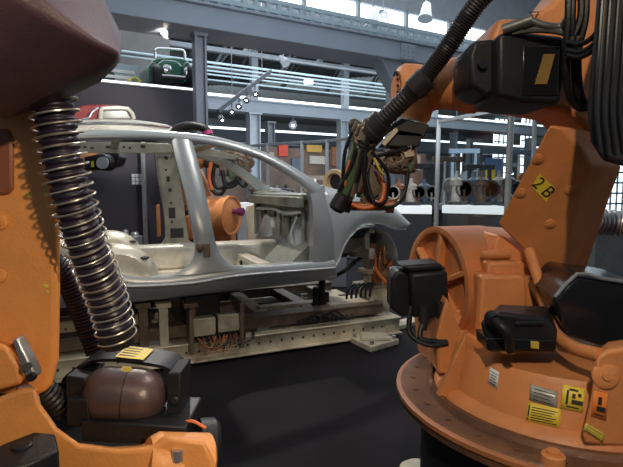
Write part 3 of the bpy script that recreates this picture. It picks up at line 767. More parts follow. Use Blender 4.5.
# upright link arm with its number plate
AY = 1.86
mb = MB(); arm_px = [(497, 224), (545, 132), (550, 124), (563, 128), (582, 148), (592, 165), (580, 200), (560, 268), (551, 303), (544, 300), (530, 256), (519, 246)]
AP0 = at(551, 303, 1.93); AP1 = at(550, 124, 1.60); ANRM = (AP1 - AP0).cross(V((1, -.16, 0))).normalized()
def armpt(px, py): d = ray(px, py); return CAM + d * ((AP0 - CAM).dot(ANRM) / d.dot(ANRM))
mb.prism([armpt(a, b) for a, b in arm_px], V((.195, .15, .0)))
arm = mk('link_arm', mb, ORANGE, rob, bevel=.014, seg=3)
def armc(px, py, r, sq=1):
    c = armpt(px, py); n = (armpt(px + 5, py) - c).cross(armpt(px, py - 5) - c).normalized()
    if n.dot(CAM - c) < 0: n = -n
    return c, n
mb = MB()
for a, b in ((538, 159), (521, 193), (571, 190), (550, 224)):
    c, n = armc(a, b, 0); mb.lathe(c, n, [(0, .019), (.003, .019), (.005, .015), (.005, .009), (.008, .008), (.008, 0)], 18)
mks('bolt_cap', mb, ORANGE, arm)
mb = MB(); crn = [(539, 173), (554, 187), (546, 202), (532, 187)]
n = armc(543, 187, 0)[1]; mb.prism([armpt(a, b) + n*.002 for a, b in crn], -n*.002); npl = mk('number_plate', mb, YELLOW, arm); npl['label'] = 'yellow plate reading 2 B'
ex = (armpt(554, 187) - armpt(539, 173)).normalized(); ey = (armpt(539, 173) - armpt(532, 187)); ey = (ey - ex*ey.dot(ex)).normalized()
text_mesh('2 B', 'lettering', INK, npl, armpt(543, 187.5) + n*.0035, ex, ey, .062)
mb = MB(); mb.tube([armpt(528, 250) + V((0,-.01,0)), at(540, 285, 1.72), at(548, 315, 1.62), at(556, 335, 1.5), at(575, 348, 1.38), at(600, 355, 1.3)], .020, 10); mk('arm_flange', mb, ORANGE, rob)
# elbow casting, forearm, wrist
mb = MB(); mb.prism([at(a, b, 1.72) for a, b in ((491, 36), (498, 18), (528, 17), (552, 2), (590, -50), (650, -56), (650, 130), (594, 134), (566, 112), (520, 104), (495, 80))], (0, .24, 0))
el = mk('elbow_casting', mb, ORANGE, rob, bevel=.02, seg=3)
mb = MB(); mb.tube([at(534, 19, 1.715), at(539, 12, 1.715), at(530, 12, 1.715), at(534, 19, 1.715)], .0025, 5, 1); mk('moulded_triangle', mb, INK, el)
f0 = at(545, 80, 1.86); f1 = at(420, 86, 2.12); fa = f1 - f0; fl = fa.length
mb = MB(); mb.lathe(f0, fa, [(0, .12), (fl*.25, .118), (fl*.5, .112), (fl*.52, .118), (fl*.62, .117), (fl*.64, .108), (fl*.78, .098), (fl*.80, .102), (fl*.84, .10), (fl*.86, .085), (fl, .078), (fl*1.02, 0)], 40)
fo = mk('forearm', mb, ORANGE, rob, ang=30)
wc = at(407, 89, 2.10)
mb = MB(); rw = 24/F*2.1
mb.lathe(wc + V((-.045, 0, 0)), V((1, .12, 0)), [(0, rw*.70), (.01, rw*.88), (.03, rw), (.10, rw*.98), (.17, rw*.85), (.17, 0)], 36); mb.lathe(wc + V((-.045, 0, 0)), V((1, .12, 0)), [(0, 0), (0, rw*.7)], 36)
wr = mk('wrist', mb, ORANGE, rob, ang=40)
mb = MB(); wp = wc + V((-.047, -.004, 0)); wa = V((-1, -.12, 0))
mb.lathe(wp, wa, [(0, rw*.52), (.008, rw*.5), (.008, 0)], 24); mk('wrist_cap', mb, ORANGE, wr)
mb = MB()
for i in range(16):
    a = 2*PI*i/16; mb.lathe(wp + V((0, math.cos(a)*rw*.64, math.sin(a)*rw*.64)), wa, [(0, .006), (.008, .006), (.008, 0)], 8)
mks('bolt', mb, BLACK, wr)
w1 = at(421, 100, 2.08); w2 = at(412, 126, 2.08)
mb = MB(); mb.lathe(w1, w2 - w1, [(-.03, .05), (.0, .062), (.07, .062), (.08, .055), (.105, .055)], 28); mk('wrist_turret', mb, ORANGE, wr)
mb = MB(); mb.lathe(w2, w2 - w1, [(-.02, .056), (-.012, .066), (.004, .066), (.008, .05), (.012, 0)], 28); mk('tool_flange', mb, STEEL, wr)
# black wrist motor box on the forearm
mb = MB(); mb.pp([(469, 55), (474, 40), (498, 38), (499, 92), (486, 96), (471, 86)], 1.66, .2); mb.pp([(498, 34), (512, 30), (565, 36), (568, 70), (560, 104), (520, 102), (498, 96)], 1.60, .26); 
fm = mk('wrist_motor', mb, BLACK, rob, bevel=.014, seg=3)
mb = MB(); mb.pp([(523, 46), (560, 46), (558, 96), (522, 96)], 1.597, .01); mk('motor_cover', mb, BLACKG, fm, bevel=.003); mb = MB(); mb.lathe(at(482, 65, 1.655), -YA, [(0, .016), (.012, .014), (.012, 0)], 16); mk('centre_cap', mb, BLACKG, fm)
mb = MB(); mb.pp([(544, 54), (555, 54), (547, 84), (535, 84)], 1.594, .003); mk('small_label', mb, AMBER, fm)
mb = MB(); mb.tube([at(506, 30, 1.6), at(520, 22, 1.58), at(530, 21, 1.57), at(545, 26, 1.56), at(562, 26, 1.55), at(572, 10, 1.5)], .013, 10); mb.tube([at(512, 33, 1.6), at(535, 30, 1.57), at(560, 32, 1.55), at(580, 40, 1.5)], .010, 8); mb.lathe(at(506, 29, 1.6), at(530, 21, 1.57) - at(506, 29, 1.6), [(-.01, .018), (.05, .018), (.05, .021), (.075, .021)], 14); mks('connector', mb, mat('dull_connector', (.12, .12, .11), .4, .5), fm)
# cables beside the elbow and the black sleeve that carries them
mb = MB()
for i, (xa, xb) in enumerate(((566, 566), (570, 574), (578, 566), (583, 578))):
    mb.tube([at(xa + 3, -12, 1.5), at(xa + 2, 20, 1.5), at(xb, 55, 1.52), at(xb + 3, 95, 1.56), at(xb + 14, 108, 1.58), at(xb + 30, 104, 1.55)], .011, 8)
for y in (42, 50, 55): mb.tube([at(568, y, 1.5), at(580, y + 2, 1.46), at(592, y - 4, 1.42), at(600, y - 14, 1.4)], .008, 8)
mks('cable', mb, BLACK, rob)
mb = MB(); mb.hull([at(a, b, Y) for a, b, Y in ((597, -14, 1.32), (590, 60, 1.32), (586, 112, 1.32), (589, 142, 1.32), (602, 162, 1.32), (630, 170, 1.30), (660, 160, 1.3), (660, -14, 1.3), (604, -14, 1.5), (598, 110, 1.5), (610, 150, 1.5), (660, 150, 1.5), (660, -14, 1.5))]); sl = mk('cable_sleeve', mb, RUBBER, rob, bevel=.03, seg=4)
mb = MB()
for i in range(7): mb.tube([at(603 + i*8, -12, 1.31), at(598 + i*8, 60, 1.295), at(595 + i*8, 110, 1.295), at(599 + i*8, 152, 1.30)], .005, 8)
mks('sleeve_seam', mb, BLACKG, sl)
# corrugated supply hose with collars
HP = [(596, -62, 1.82), (560, -64, 1.74), (520, -44, 1.72), (500, -20, 1.72), (480, 0, 1.74), (464, 22, 1.78), (450, 44, 1.82), (433, 67, 1.87), (418, 86, 1.91)]
H1 = [at(*p) for p in HP]; mb = MB(); mb.hose(H1, .033, .0095, .13, 18); hs = mk('supply_hose', mb, RUBBER, rob, ang=60)
mb = MB(); a = H1[-1]; b = at(378, 125, 2.0); d = (b - a)
mb.lathe(a, d, [(-.05, .036), (-.04, .047), (.02, .047), (.028, .040), (.05, .038)], 24); mb.lathe(b, d, [(-.03, .046), (-.025, .052), (.02, .052), (.025, .056), (.05, .056), (.05, .04)], 24); mks('hose_collar', mb, RUBBER, hs)
mb = MB(); mb.hose([a, a.lerp(b, .5), b, at(365, 140, 2.02), at(360, 152, 2.04)], .036, .014, .06, 18); mk('hose_tail', mb, RUBBER, hs)
# black cover box at the right of the carousel
mb = MB(); mb.prism([at(a, b, 1.5) for a, b in ((553, 300), (577, 275), (640, 284), (660, 300), (660, 352), (600, 346), (566, 336))], (.05, .3, 0)); cb = mk('cover_box', mb, BLACKG, rob, bevel=.012, seg=3)
mb = MB(); mb.tube([at(555, 297, 1.49), at(577, 274, 1.49), at(600, 278, 1.49), at(645, 285, 1.49)], .006, 8, 2); mk('cover_edge', mb, GREYD, cb)
# ribbed hose behind the arm, right edge
mb = MB(); mb.hose([at(566, 222, 2.12), at(582, 221, 2.25), at(600, 222, 2.3), at(625, 224, 2.28), at(670, 232, 2.15)], .055, .03, .3, 18); tag(mk('ribbed_hose', mb, STEEL, None, ang=60), 'grey ribbed hose lying level behind the 2 B arm at right edge', 'hose')

# ================================================================== WELDING GUN UNDER THE WRIST
GY = 2.06
gun = thing('welding_gun', 'dark welding gun with hose loops hanging below the right robot wrist', 'tool', at(380, 210, GY))
mb = MB(); mb.prism([at(a, b, 2.0) for a, b in ((392, 124), (402, 118), (430, 125), (424, 138), (392, 136))], (0, .14, 0)); mb.prism([at(a, b, 2.0) for a, b in ((381, 146), (394, 128), (424, 133), (419, 147), (398, 147))], (0, .12, 0)); mk('mounting_plate', mb, mat('dark_gun_steel', (.04, .037, .032), .45, .4, .3, 12), gun, bevel=.006)
mb = MB(); mb.bar(at(383, 145, 1.99), at(397, 129, 1.99), .009, .02); mb.pp([(404, 152), (414, 151), (415, 156), (405, 158)], 1.98, .05); mb.pp([(408, 146), (412, 146), (411, 153), (407, 153)], 1.99, .03); mks('bracket', mb, CREAM, gun, bevel=.003)
mb = MB(); mb.hull([at(a, b, Y) for Y in (2.02, 2.14) for a, b in ((384, 160), (390, 148), (416, 147), (418, 165), (408, 175), (390, 174))]); tr = mk('transformer', mb, COPPER, gun, bevel=.012)
mb = MB()
for i in range(14): mb.tube([at(384 + random.random()*30, 150 + random.random()*8, 2.0), at(384 + random.random()*34, 160, 1.99), at(384 + random.random()*34, 168, 1.99), at(384 + random.random()*30, 172, 2.01)], .006, 6, 5)
mks('wire', mb, RIGBR, tr)
mb = MB(); mb.hull([at(a, b, Y) for Y in (2.0, 2.12) for a, b in ((352, 126), (372, 118), (384, 128), (378, 146), (360, 150), (352, 142))]); hd = mk('hose_manifold', mb, RIGBR, gun, bevel=.01)
mb = MB()
for i in range(9): mb.tube([at(350 + i*3, 124 + (i % 3)*5, 1.99), at(354 + i*3, 119 + (i % 4)*3, 1.98), at(362 + i*2, 126, 1.98), at(358 + i*2, 140, 1.99)], .006, 6, 5)
mks('wire', mb, STEELW, hd)
mb = MB(); mb.bar(at(364, 140, 2.02), at(346, 200, 2.0), .028, .05); mb.bar(at(357, 143, 2.03), at(341, 196, 2.01), .02, .04); mb.bar(at(370, 144, 2.06), at(362, 198, 2.06), .03, .05); mks('gun_arm', mb, GREENM, gun, bevel=.004)
mb = MB(); mb.bar(at(361, 150, 2.0), at(352, 198, 1.98), .016); mb.bar(at(372, 150, 2.03), at(356, 192, 2.02), .018, .03); mb.bar(at(376, 165, 2.06), at(372, 200, 2.06), .05, .05); mb.bar(at(386, 184, 2.04), at(362, 202, 2.02), .02, .03); mks('gun_linkage', mb, RIGBR, gun, bevel=.003)
mb = MB(); mb.lathe(at(341, 201, 1.99), at(336, 209, 1.99) - at(341, 201, 1.99), [(-.03, .02), (-.02, .034), (.035, .034), (.045, .026), (.05, 0)], 18); mb.lathe(at(347, 205, 2.02), V((-.3, 0, -1)), [(-.02, .02), (.03, .02), (.03, 0)], 14); mk('electrode_cap', mb, BLACK, gun)
mb = MB(); mb.lathe(at(362, 206, 2.03), XA, [(-.06, .02), (.10, .02), (.10, .03), (.13, .03), (.13, 0)], 14); mb.ball(at(360, 184, 2.06), .035, (1, 1, 1.3)); mk('gun_cylinder', mb, COPPER, gun)
mb = MB(); mb.tube([at(379, 176, 2.02), at(384, 186, 2.01), at(382, 199, 2.0), at(374, 206, 1.99), at(362, 208, 1.99), at(352, 204, 2.0)], .010, 10); mb.tube([at(350, 160, 2.0), at(345, 180, 1.99), at(349, 198, 2.0)], .006, 8); mks('orange_hose', mb, ORCABLE, gun)
mb = MB()
for pts in ([(366, 150), (364, 176), (368, 196), (380, 206), (394, 206), (404, 194), (408, 172), (405, 152)], [(372, 152), (385, 168), (389, 184), (385, 200), (376, 204), (370, 192), (366, 172)],
            [(356, 148), (350, 168), (340, 188), (338, 202)], [(352, 132), (345, 152), (343, 180), (346, 200)], [(378, 156), (400, 150), (410, 148)], [(362, 150), (356, 180), (344, 204)]):
    mb.tube([at(a, b, 1.97 + .012 * (i % 4)) for i, (a, b) in enumerate(pts)], .0075, 9)
mks('black_hose', mb, BLACK, gun)
mb = MB(); mb.tube([at(374, 158, 1.95), at(380, 170, 1.95), at(384, 175, 1.96)], .005, 8); mk('yellow_tube', mb, YELLOWD, gun)
mb = MB(); mb.pp([(408, 166), (413, 160), (414, 166), (410, 172)], 1.98, .02); mk('green_tag', mb, GREENM, gun)

# ================================================================== LEFT ROBOT
lr_ = thing('welding_robot', 'orange robot at the left edge with a spring-wrapped hose, black round tank below', 'robot', (at(30, 420, 1.1).x, 1.15, 0))
LY = 1.06
mb = MB(); mb.prism([at(a, b, LY) for a, b in ((-70, 96), (52, 96), (59, 130), (60.5, 200), (61, 290), (60, 360), (54, 386), (42, 398), (28, 398), (-70, 392))], (-.125, .20, -.02)); la = mk('link_arm', mb, ORANGE_L, lr_, bevel=.022, seg=4)
mb = MB(); mb.pp([(-60, 128), (9, 128), (13, 140), (13, 190), (6, 196), (-60, 196)], LY - .006, .02); mk('recess_shade_panel', mb, mat('recess_shadow_paint', (.22, .07, .03), .55), la, bevel=.008)  # flat panel, the recess's shade is put into its dark colour
mb = MB()
for a, b in ((1, 222), (0, 275)):
    mb.lathe(at(a, b, LY), -YA, [(0, .017), (.005, .017), (.007, .013), (.007, .008), (.011, .007), (.011, 0)], 20)
mks('bolt_cap', mb, ORANGE_L, la)
mb = MB()
for a, b, r in ((28, 195, .006), (46, 194, .007), (46, 190, .004), (45, 286, .006), (47, 292, .004)): mb.ball(at(a, b, LY), r, (1.2, .15, .8), 10)
mks('paint_chip', mb, YELLOWD, la)
# lower casting
mb = MB(); mb.prism([at(a, b, .98) for a, b in ((-40, 412), (20, 388), (37, 386), (41, 404), (58, 428), (80, 444), (118, 449), (152, 447), (166, 436), (206, 440), (216, 462), (214, 520), (-40, 520))], (-.07, .12, -.06)); lc = mk('lower_casting', mb, ORANGE_L, lr_, bevel=.012, seg=3)
mb = MB(); mb.lathe(at(25, 388, 1.02), UP, [(-.01, .014), (.003, .014), (.004, .008), (.004, 0)], 14); mb.lathe(at(180, 446, 1.0) + V((0, -.02, .0)), UP, [(-.02, .012), (.004, .012), (.004, 0)], 12); mks('bolt_cap', mb, STEEL, lc)
mb = MB(); mb.prism([at(a, b, 1.0) for a, b in ((-40, 330), (8, 346), (20, 366), (24, 384), (-40, 402))], (-.04, .08, -.02)); mk('elbow_web', mb, ORANGE_L, lr_, bevel=.012, seg=3)
c0 = at(146, 462, 1.0); c1 = at(206, 462, 1.06)
mb = MB(); mb.lathe(c0, c1 - c0, [(0, .05), (.02, .062), ((c1 - c0).length, .062), ((c1 - c0).length + .008, .05), ((c1 - c0).length + .008, 0)], 32); mk('casting_boss', mb, ORANGE_L, lc)
mb = MB(); d0 = at(196, 454, 1.13); d1 = at(222, 454, 1.15); mb.lathe(d0, d1 - d0, [(0, .06), (.0, .082), (.035, .085), (.045, .078), (.05, .05), (.05, 0)], 40); mk('black_disc', mb, BLACK, lr_)
mb = MB(); mb.tube([at(180, 424, 1.1), at(192, 421, 1.1), at(206, 428, 1.1)], .004, 8); mk('orange_wire', mb, ORCABLE, lr_)
# strap link beside the arm
mb = MB(); mb.prism([at(a, b, .99) for a, b in ((12, 340), (17, 338), (26, 356), (34, 372), (35, 378), (30, 380), (22, 374))], (0, .03, 0)); sk = mk('strap_link', mb, STEEL, lr_, bevel=.004)
mb = MB(); mb.lathe(at(33, 376, .985), -YA, [(0, .009), (.01, .009), (.01, 0)], 12); mb.lathe(at(28, 366, .985), (.5, -1, .3), [(0, .008), (.02, .008), (.02, 0)], 12); mks('bolt', mb, BLACK, sk)
mb = MB(); mb.hose([at(42, 388, 1.12), at(54, 400, 1.14), at(66, 410, 1.16)], .028, .012, .15, 16); mk('bellows', mb, RUBBER, lr_, ang=60)
# black hexagonal motor
hz0 = at(30, 446, .9).z; mb = MB(); mb.prism([atz(a, b, hz0) for a, b in ((-8, 449), (4, 443), (34, 431.5), (55, 433), (59, 450), (26, 464), (-10, 470))], (0, 0, -.11)); hm = mk('lower_motor', mb, BLACK, lr_, bevel=.005)
mb = MB(); mb.lathe(atz(22, 447, hz0), UP, [(-.01, .018), (.004, .018), (.006, .015), (.006, 0)], 20); mk('motor_cap', mb, BLACK, hm)
# balancer tank in its black cradle
t0 = at(82, 393, 1.14); t1 = at(172, 397, 1.16); ta = t1 - t0; tl = ta.length; RT = 28.5/F*1.14
prof = [(0, .018), (.006, .02)] + [(.008 + .05*(1 - math.cos(q)), .022 + (RT - .022)*math.sin(q)) for q in [PI/2*i/8 for i in range(1, 9)]] + [(tl*.62, RT)] + [(tl*.62 + tl*.33*math.sin(q), RT*math.cos(q)) for q in [PI/2*i/8 for i in range(1, 8)]] + [(tl*.96, 0)]
mb = MB(); mb.lathe(t0, ta, prof, 40); tk = mk('balancer_tank', mb, TANK, lr_, ang=50)
mb = MB(); mb.lathe(t0, ta, [(tl*.5, RT + .0012), (tl*.508, RT + .0012)], 40); mk('tank_seam', mb, BLACK, tk)
mb = MB(); mb.prism([at(122, 367, 1.09), at(131, 367.5, 1.09), at(130, 372, 1.088), at(121, 371, 1.088)], (0, .004, 0)); mk('small_label', mb, YELLOWD, tk)
mb = MB()
strap = [(64, 398, 1.20), (66, 386, 1.2), (70, 372, 1.2), (92, 358, 1.2), (112, 354.5, 1.2), (140, 357, 1.2), (168, 362, 1.2), (178, 370, 1.2), (181, 386, 1.2), (180, 420, 1.2)]
sp = resample(smooth_path([at(*p) for p in strap], 6), 40); rows = []
for p in sp: rows.append([p + V((0, .07, 0)), p + V((0, -.03, .0)), p + V((0, -.03, -.008)), p + V((0, .07, -.008))])
mb.grid(rows, True)
cr = mk('tank_cradle', mb, BLACK, lr_, bevel=.004)
mb = MB(); mb.pp([(65, 376), (86, 378), (87, 428), (66, 424)], 1.12, .10); mb.pp([(66, 400), (88, 400), (90, 428), (66, 426)], 1.08, .1); mb.pp([(167, 374), (181, 372), (180, 424), (166, 422)], 1.13, .10); mb.pp([(80, 421), (186, 427), (188, 446), (82, 442)], 1.07, .16); mb.lathe(at(175, 400, 1.13), -YA, [(0, .012), (.008, .012), (.008, 0)], 14)
mk('cradle_frame', mb, BLACK, cr, bevel=.008)
mb = MB(); q0 = [at(115, 362.5, 1.115), at(139, 366.5, 1.115)]; 
a, b = at(119, 355.2, 1.2) + V((0, .055, .002)), at(147, 358.2, 1.2) + V((0, .055, .002)); mb.prism([a + V((0, 0, .0025)), b + V((0, 0, .0025)), b + V((0, -.08, .0025)), a + V((0, -.08, .0025))], (0, 0, .001)); yl = mk('label', mb, YELLOW, cr)
yl['label'] = 'yellow label on top of the cradle strap'
mb = MB()
for i in range(4):
    v = -.012 - .017*i; mb.prism([a + V((.005, v, .004)), b + V((-.012, v, .004)), b + V((-.012, v - .005, .004)), a + V((.005, v - .005, .004))], (0, 0, .0004))
mk('printing', mb, INK, yl)
# big dark cover at the upper left
mb = MB()
near = [(-60, -40, .80), (24, -14, .86), (62, 27, .90), (100, 44, .94), (119, 54, .97)]
far_ = [(-60, 118, 1.0), (4, 119, 1.05), (44, 108, 1.08), (80, 92, 1.09), (100, 82, 1.08), (119, 64, 1.05), (122, 48, 1.06), (90, -30, 1.10), (101, 8, 1.13), (116, 24, 1.13), (121, 34, 1.12), (0, -40, 1.1), (0, 100, 1.2), (80, 80, 1.2), (-60, 90, 1.2), (90, -20, 1.2)]
mb.hull([at(a, b, Y*.87) for a, b, Y in near + far_]); cv = mk('motor_cover', mb, COVER, lr_, bevel=.022, seg=5)
mb = MB(); mb.hull([at(a, b, Y) for a, b, Y in ((102, 16, .93), (107, 17, .95), (114, 30, .95), (113, 38, .93), (107, 36, .90), (102, 26, .90), (104, 18, 1.03), (113, 34, 1.03))]); mk('cover_notch', mb, HOLE, cv, bevel=.006)
mb = MB(); mb.pp([(97, 8), (103, 10), (105, 20), (99, 21)], .955, .03); mk('cover_latch', mb, STEEL, cv, bevel=.003)
# spring-wrapped hose
HS = [at(*p) for p in ((48, 84, .965), (54, 110, .965), (63, 160, .97), (74, 205, .98), (84, 237, 1.0), (93, 262, 1.02), (104, 290, 1.05), (112, 315, 1.07), (117, 338, 1.08))]
RH = 17/F*1.0
mb = MB(); mb.hose(HS, RH, .013, .14, 22); hz = mk('ribbed_hose', mb, HOSEP, lr_, ang=60)
mb = MB(); mb.coil(HS, lambda t: RH*1.30 - .002*t, .0023, 27, 8, 24); sp_ = mk('wire_spring', mb, STEELW, lr_); sp_['label'] = 'bright wire spring coiled round the hose'
mb = MB(); e = HS[-1]; mb.lathe(e, HS[-1] - HS[-2], [(-.03, RH*1.08), (.012, RH*1.08), (.016, RH), (.016, 0)], 24); mk('hose_end', mb, RUBBER, hz)
mb = MB(); mb.hose([at(*p) for p in ((52, 262, 1.30), (66, 276, 1.32), (78, 300, 1.34), (90, 330, 1.36), (98, 352, 1.36))], .032, .010, .12, 18); mk('second_hose', mb, HOSEP, lr_, ang=60)

# ================================================================== BEHIND THE CAR
# robot seen through the front doorway
r2 = thing('welding_robot', 'small orange robot drum seen through the front doorway of the car body', 'robot', V((at(222, 240, 6.3).x, 6.4, 0)))
c = at(223, 215, 6.2); rr = 18/F*6.2
mb = MB(); rr *= 1.1; mb.lathe(c + V((.10, -.1, 0)), V((-.92, .36, 0)), [(-.06, 0), (-.06, rr*.5), (-.02, rr*.86), (-.04, rr*.9), (-.04, rr), (.05, rr), (.06, rr*.96), (.28, rr*.96), (.30, rr*.85), (.30, 0)], 40); gd = mk('gear_drum', mb, ORANGE, r2)
mb = MB(); mb.lathe(c + V((.15, -.13, .05)), V((.92, -.36, 0)), [(0, .03), (.08, .03), (.08, .05), (.14, .05), (.14, 0)], 16); mk('knob', mb, mat('violet_knob', (.16, .02, .10), .4), gd)
mb = MB(); mb.lathe(V((c.x, 6.4, 0)), UP, [(0, .5), (.25, .5), (.25, .42), (.48, .40), (.48, 0)], 36); mk('base', mb, ORANGE, r2, bevel=.01)
mb = MB(); mb.hull([V((c.x + a, 6.4 + b, z)) for a in (-.24, .24) for b in (-.2, .2) for z in (.4, .62)]); mb.hull([V((c.x + a, 6.4 + b, .82 + z)) for a in (-.2, .1) for b in (-.2, .2) for z in (-.3, .1)]); mk('carousel', mb, ORANGE, r2, bevel=.02)
a0, a1 = at(208, 210, 6.5), at(186, 160, 6.5)
mb = MB(); mb.bar(a0, a1, .26, .2, YA); mk('link_arm', mb, ORANGE, r2, bevel=.02)
mb = MB(); mb.lathe(at(184, 160, 6.3), at(212, 158, 6.2) - at(184, 160, 6.3), [(0, .14), (.2, .13), (.32, .10), (.36, .08), (.36, 0)], 24); mk('forearm', mb, ORANGE, r2)
mb = MB(); mb.box(at(214, 159, 6.2), (.22, .2, .22)); mb.box(at(226, 161, 6.2), (.2, .16, .10)); mk('wrist', mb, BLACK, r2, bevel=.02)
g2 = thing('welding_gun', 'small welding gun with dangling hoses seen through the front doorway', 'tool', at(235, 190, 6.1))
mb = MB(); mb.pp([(218, 156), (226, 154), (227, 176), (219, 176)], 6.1, .15); mk('mounting_plate', mb, RIGBR, g2, bevel=.01)
mb = MB(); mb.hull([at(a, b, Y) for Y in (6.1, 7.35) for a, b in ((226, 166), (236, 164), (238, 176), (230, 180))]); mk('gun_body', mb, GREENM, g2, bevel=.015)
mb = MB()
for i in range(9): mb.tube([at(224 + i*3.2, 156 + (i*7) % 9, 6.08), at(232 + i*3, 152 + (i*5) % 8, 6.05), at(240 + (i*11) % 14, 164, 6.08), at(234 + (i*5) % 18, 172, 6.1)], .022, 7, 6)
mk('hose_cluster', mb, RIGBR, g2)
mb = MB()
for pts in ([(212, 164), (210, 182), (214, 192), (222, 193), (228, 182)], [(214, 166), (213, 180), (218, 188), (230, 184), (240, 176)], [(222, 170), (226, 186), (236, 184), (244, 172)], [(236, 176), (243, 186), (248, 182)]):
    mb.tube([at(a, b, 6.05) for a, b in pts], .024, 8)
mks('black_hose', mb, BLACK, g2)
mb = MB(); mb.tube([at(211, 162, 6.02), at(209, 178, 6.02), at(212, 190, 6.02)], .024, 8); mks('orange_hose', mb, ORCABLE, g2)
# robot seen through the rear doorway
r3 = thing('welding_robot', 'orange robot wrist with black motor seen through the rear doorway', 'robot', V((at(84, 240, 5.9).x, 5.9, 0)))
mb = MB(); p0 = at(56, 160, 5.95); p1 = at(98, 160, 5.9); mb.lathe(p0, p1 - p0, [(0, .20), (.3, .19), (.42, .16), (.48, .12), (.50, 0)], 24); mk('forearm', mb, ORANGE, r3)
mb = MB(); mb.pp([(84, 157), (98, 154), (99, 169), (85, 170)], 5.751, .25); mb.lathe(at(102, 162, 5.751), -YA, [(-.2, .10), (0, .10), (.03, .085), (.03, 0)], 24); mk('wrist_motor', mb, BLACK, r3, bevel=.015)
mb = MB(); mb.pp([(91, 161), (94, 161), (94, 167), (91, 167)], 5.731, .01); mk('small_label', mb, YELLOW, r3)
mb = MB(); mb.pp([(104, 153), (118, 151), (121, 158), (118, 166), (106, 168)], 5.9, .2); mk('tool_cover', mb, BLACKG, r3, bevel=.02)
mb = MB(); mb.lathe(at(103, 163, 5.701), -YA, [(0, .07), (.02, .07), (.02, 0)], 20); mk('tool_flange', mb, STEEL, r3)
mb = MB(); mb.bar(at(58, 162, 5.9), V((at(64, 200, 5.9).x, 5.9, .5)), .3, .25, YA); mb.lathe(V((at(64, 200, 5.9).x, 5.9, 0)), UP, [(0, .36), (.2, .36), (.2, .30), (.5, .28), (.5, 0)], 32); mk('column', mb, ORANGE, r3, bevel=.02)
# low orange machine behind the pillar
mb = MB(); mb.pp([(176, 170), (186, 168), (190, 200), (184, 212), (178, 200)], 6.7, .3); mb.pp([(172, 222), (190, 214), (192, 240), (174, 244)], 6.7, .4); tag(mk('orange_machine', mb, ORANGE, None, bevel=.03), 'narrow orange machine part glimpsed between the two middle pillars of the car body', 'machine')
# black hose arched above the car roof
mb = MB(); mb.tube([at(172, 140, 6.4), at(176, 130, 6.4), at(186, 126, 6.4), at(198, 126.5, 6.4), at(206, 130, 6.4), at(210, 140, 6.4)], .055, 12); ah = mk('arched_hose', mb, BLACK, None); tag(ah, 'black hose arching up just behind the car roof', 'hose')
mb = MB(); mb.lathe(at(207, 131, 6.4), at(210, 140, 6.4) - at(207, 131, 6.4), [(0, .065), (.05, .065)], 12); 
mk('pink_cuff', mb, mat('pink_cuff', (.45, .05, .16), .4), ah)
# cream cabinet behind the far hinge pillar
mb = MB(); mb.pp([(246, 206), (256, 204), (258, 236), (247, 240)], 6.6, .3); tag(mk('cream_cabinet', mb, CREAM, None, bevel=.01), 'small cream panel box behind the car body beside the orange drum', 'cabinet')
# mast and white grid panel seen through the rear doorway
mb = MB(); x, y = at(144, 200, 6.6).x, 6.6; mb.box((x, y, 1.0), (.035, .05, 2.0)); mb.box((x + .025, y, 1.0), (.012, .06, 2.0)); tag(mk('pale_post', mb, ALU, None, bevel=.005), 'slim pale upright post seen through the rear doorway', 'post')
wg = thing('white_wall_sign', 'small white gridded panel on the dark wall behind the rear doorway', 'panel', onp(137, 182, 6.99), PHI)
mb = MB()
s_, z_ = px2(137, 179, 6.99)
for i in range(3):
    for j in range(3): mb.lbox(s_ - .07 + i*.05, s_ - .028 + i*.05, 6.97, 6.998, z_ - .075 + j*.05, z_ - .033 + j*.05)
mks('tile', mb, WHITE, wg)

# cars on the shelves at the left
def shelf(px0, px1, py, p0, p1, name):
    s0, z = px2(px0, py, p0); s1, _ = px2(px1, py, p0); mb = MB(); mb.lbox(s0, s1, p0, p1, 0, z); return struct(name, mb, WALLP), z
sh, zsh = shelf(20, 190, 137, 7.0, 8.55, 'trim_19')
# cream car with red cloth top
def carpt(px, py, p): return onp(px, py, p)
oc = thing('vintage_car', 'cream vintage car with dark red cloth top behind the car body roof', 'car', hall(px2(120, 130, 7.7)[0], 7.7, zsh), PHI)
def slab(px, p, th, name, m, parent, bevel=.05, seg=3): mb = MB(); mb.prism([onp(a, b, p) for a, b in px], Wv * th); return mk(name, mb, m, parent, bevel=bevel, seg=seg)
slab([(45, 137), (45, 126), (60, 123), (75, 120), (100, 118.5), (134, 119), (150, 121), (168, 124), (176, 128), (176, 137)], 7.15, 1.3, 'body', CREAMCAR, oc, .10, 4)
slab([(70, 122), (76, 108), (84, 105), (100, 104), (118, 105), (129, 107.5), (136, 119), (134, 121)], 7.3, 1.0, 'cloth_top', REDTOP, oc, .07, 4)
mb = MB(); mb.prism([onp(a, b, 7.27) for a, b in ((101, 119.5), (102, 111), (106, 109.5), (127, 110), (132.5, 119.5))], Wv * .1); wn = mk('side_window', mb, WINDOWG, oc, bevel=.02)
mb = MB(); mb.tube([onp(a, b, 7.25) for a, b in ((100.5, 119), (101.5, 110), (106, 108.2), (128, 108.8), (134, 119))], .03, 8, 2); mk('window_frame', mb, CREAMCAR, wn)
mb = MB(); mb.tube([onp(a, b, 7.2) for a, b in ((76, 121), (88, 118), (92, 112), (98, 107.5))], .016, 8, 4); mb.tube([onp(a, b, 7.1) for a, b in ((60, 125), (90, 122.5), (130, 123), (170, 127))], .014, 8, 3); mks('chrome_trim', mb, CHROME, oc)
mb = MB(); mb.lathe(onp(92, 143, 7.2), Wv, [(0, 0), (0, .27), (.15, .29), (.15, 0)], 28); mk('wheel', mb, BLACK, oc)
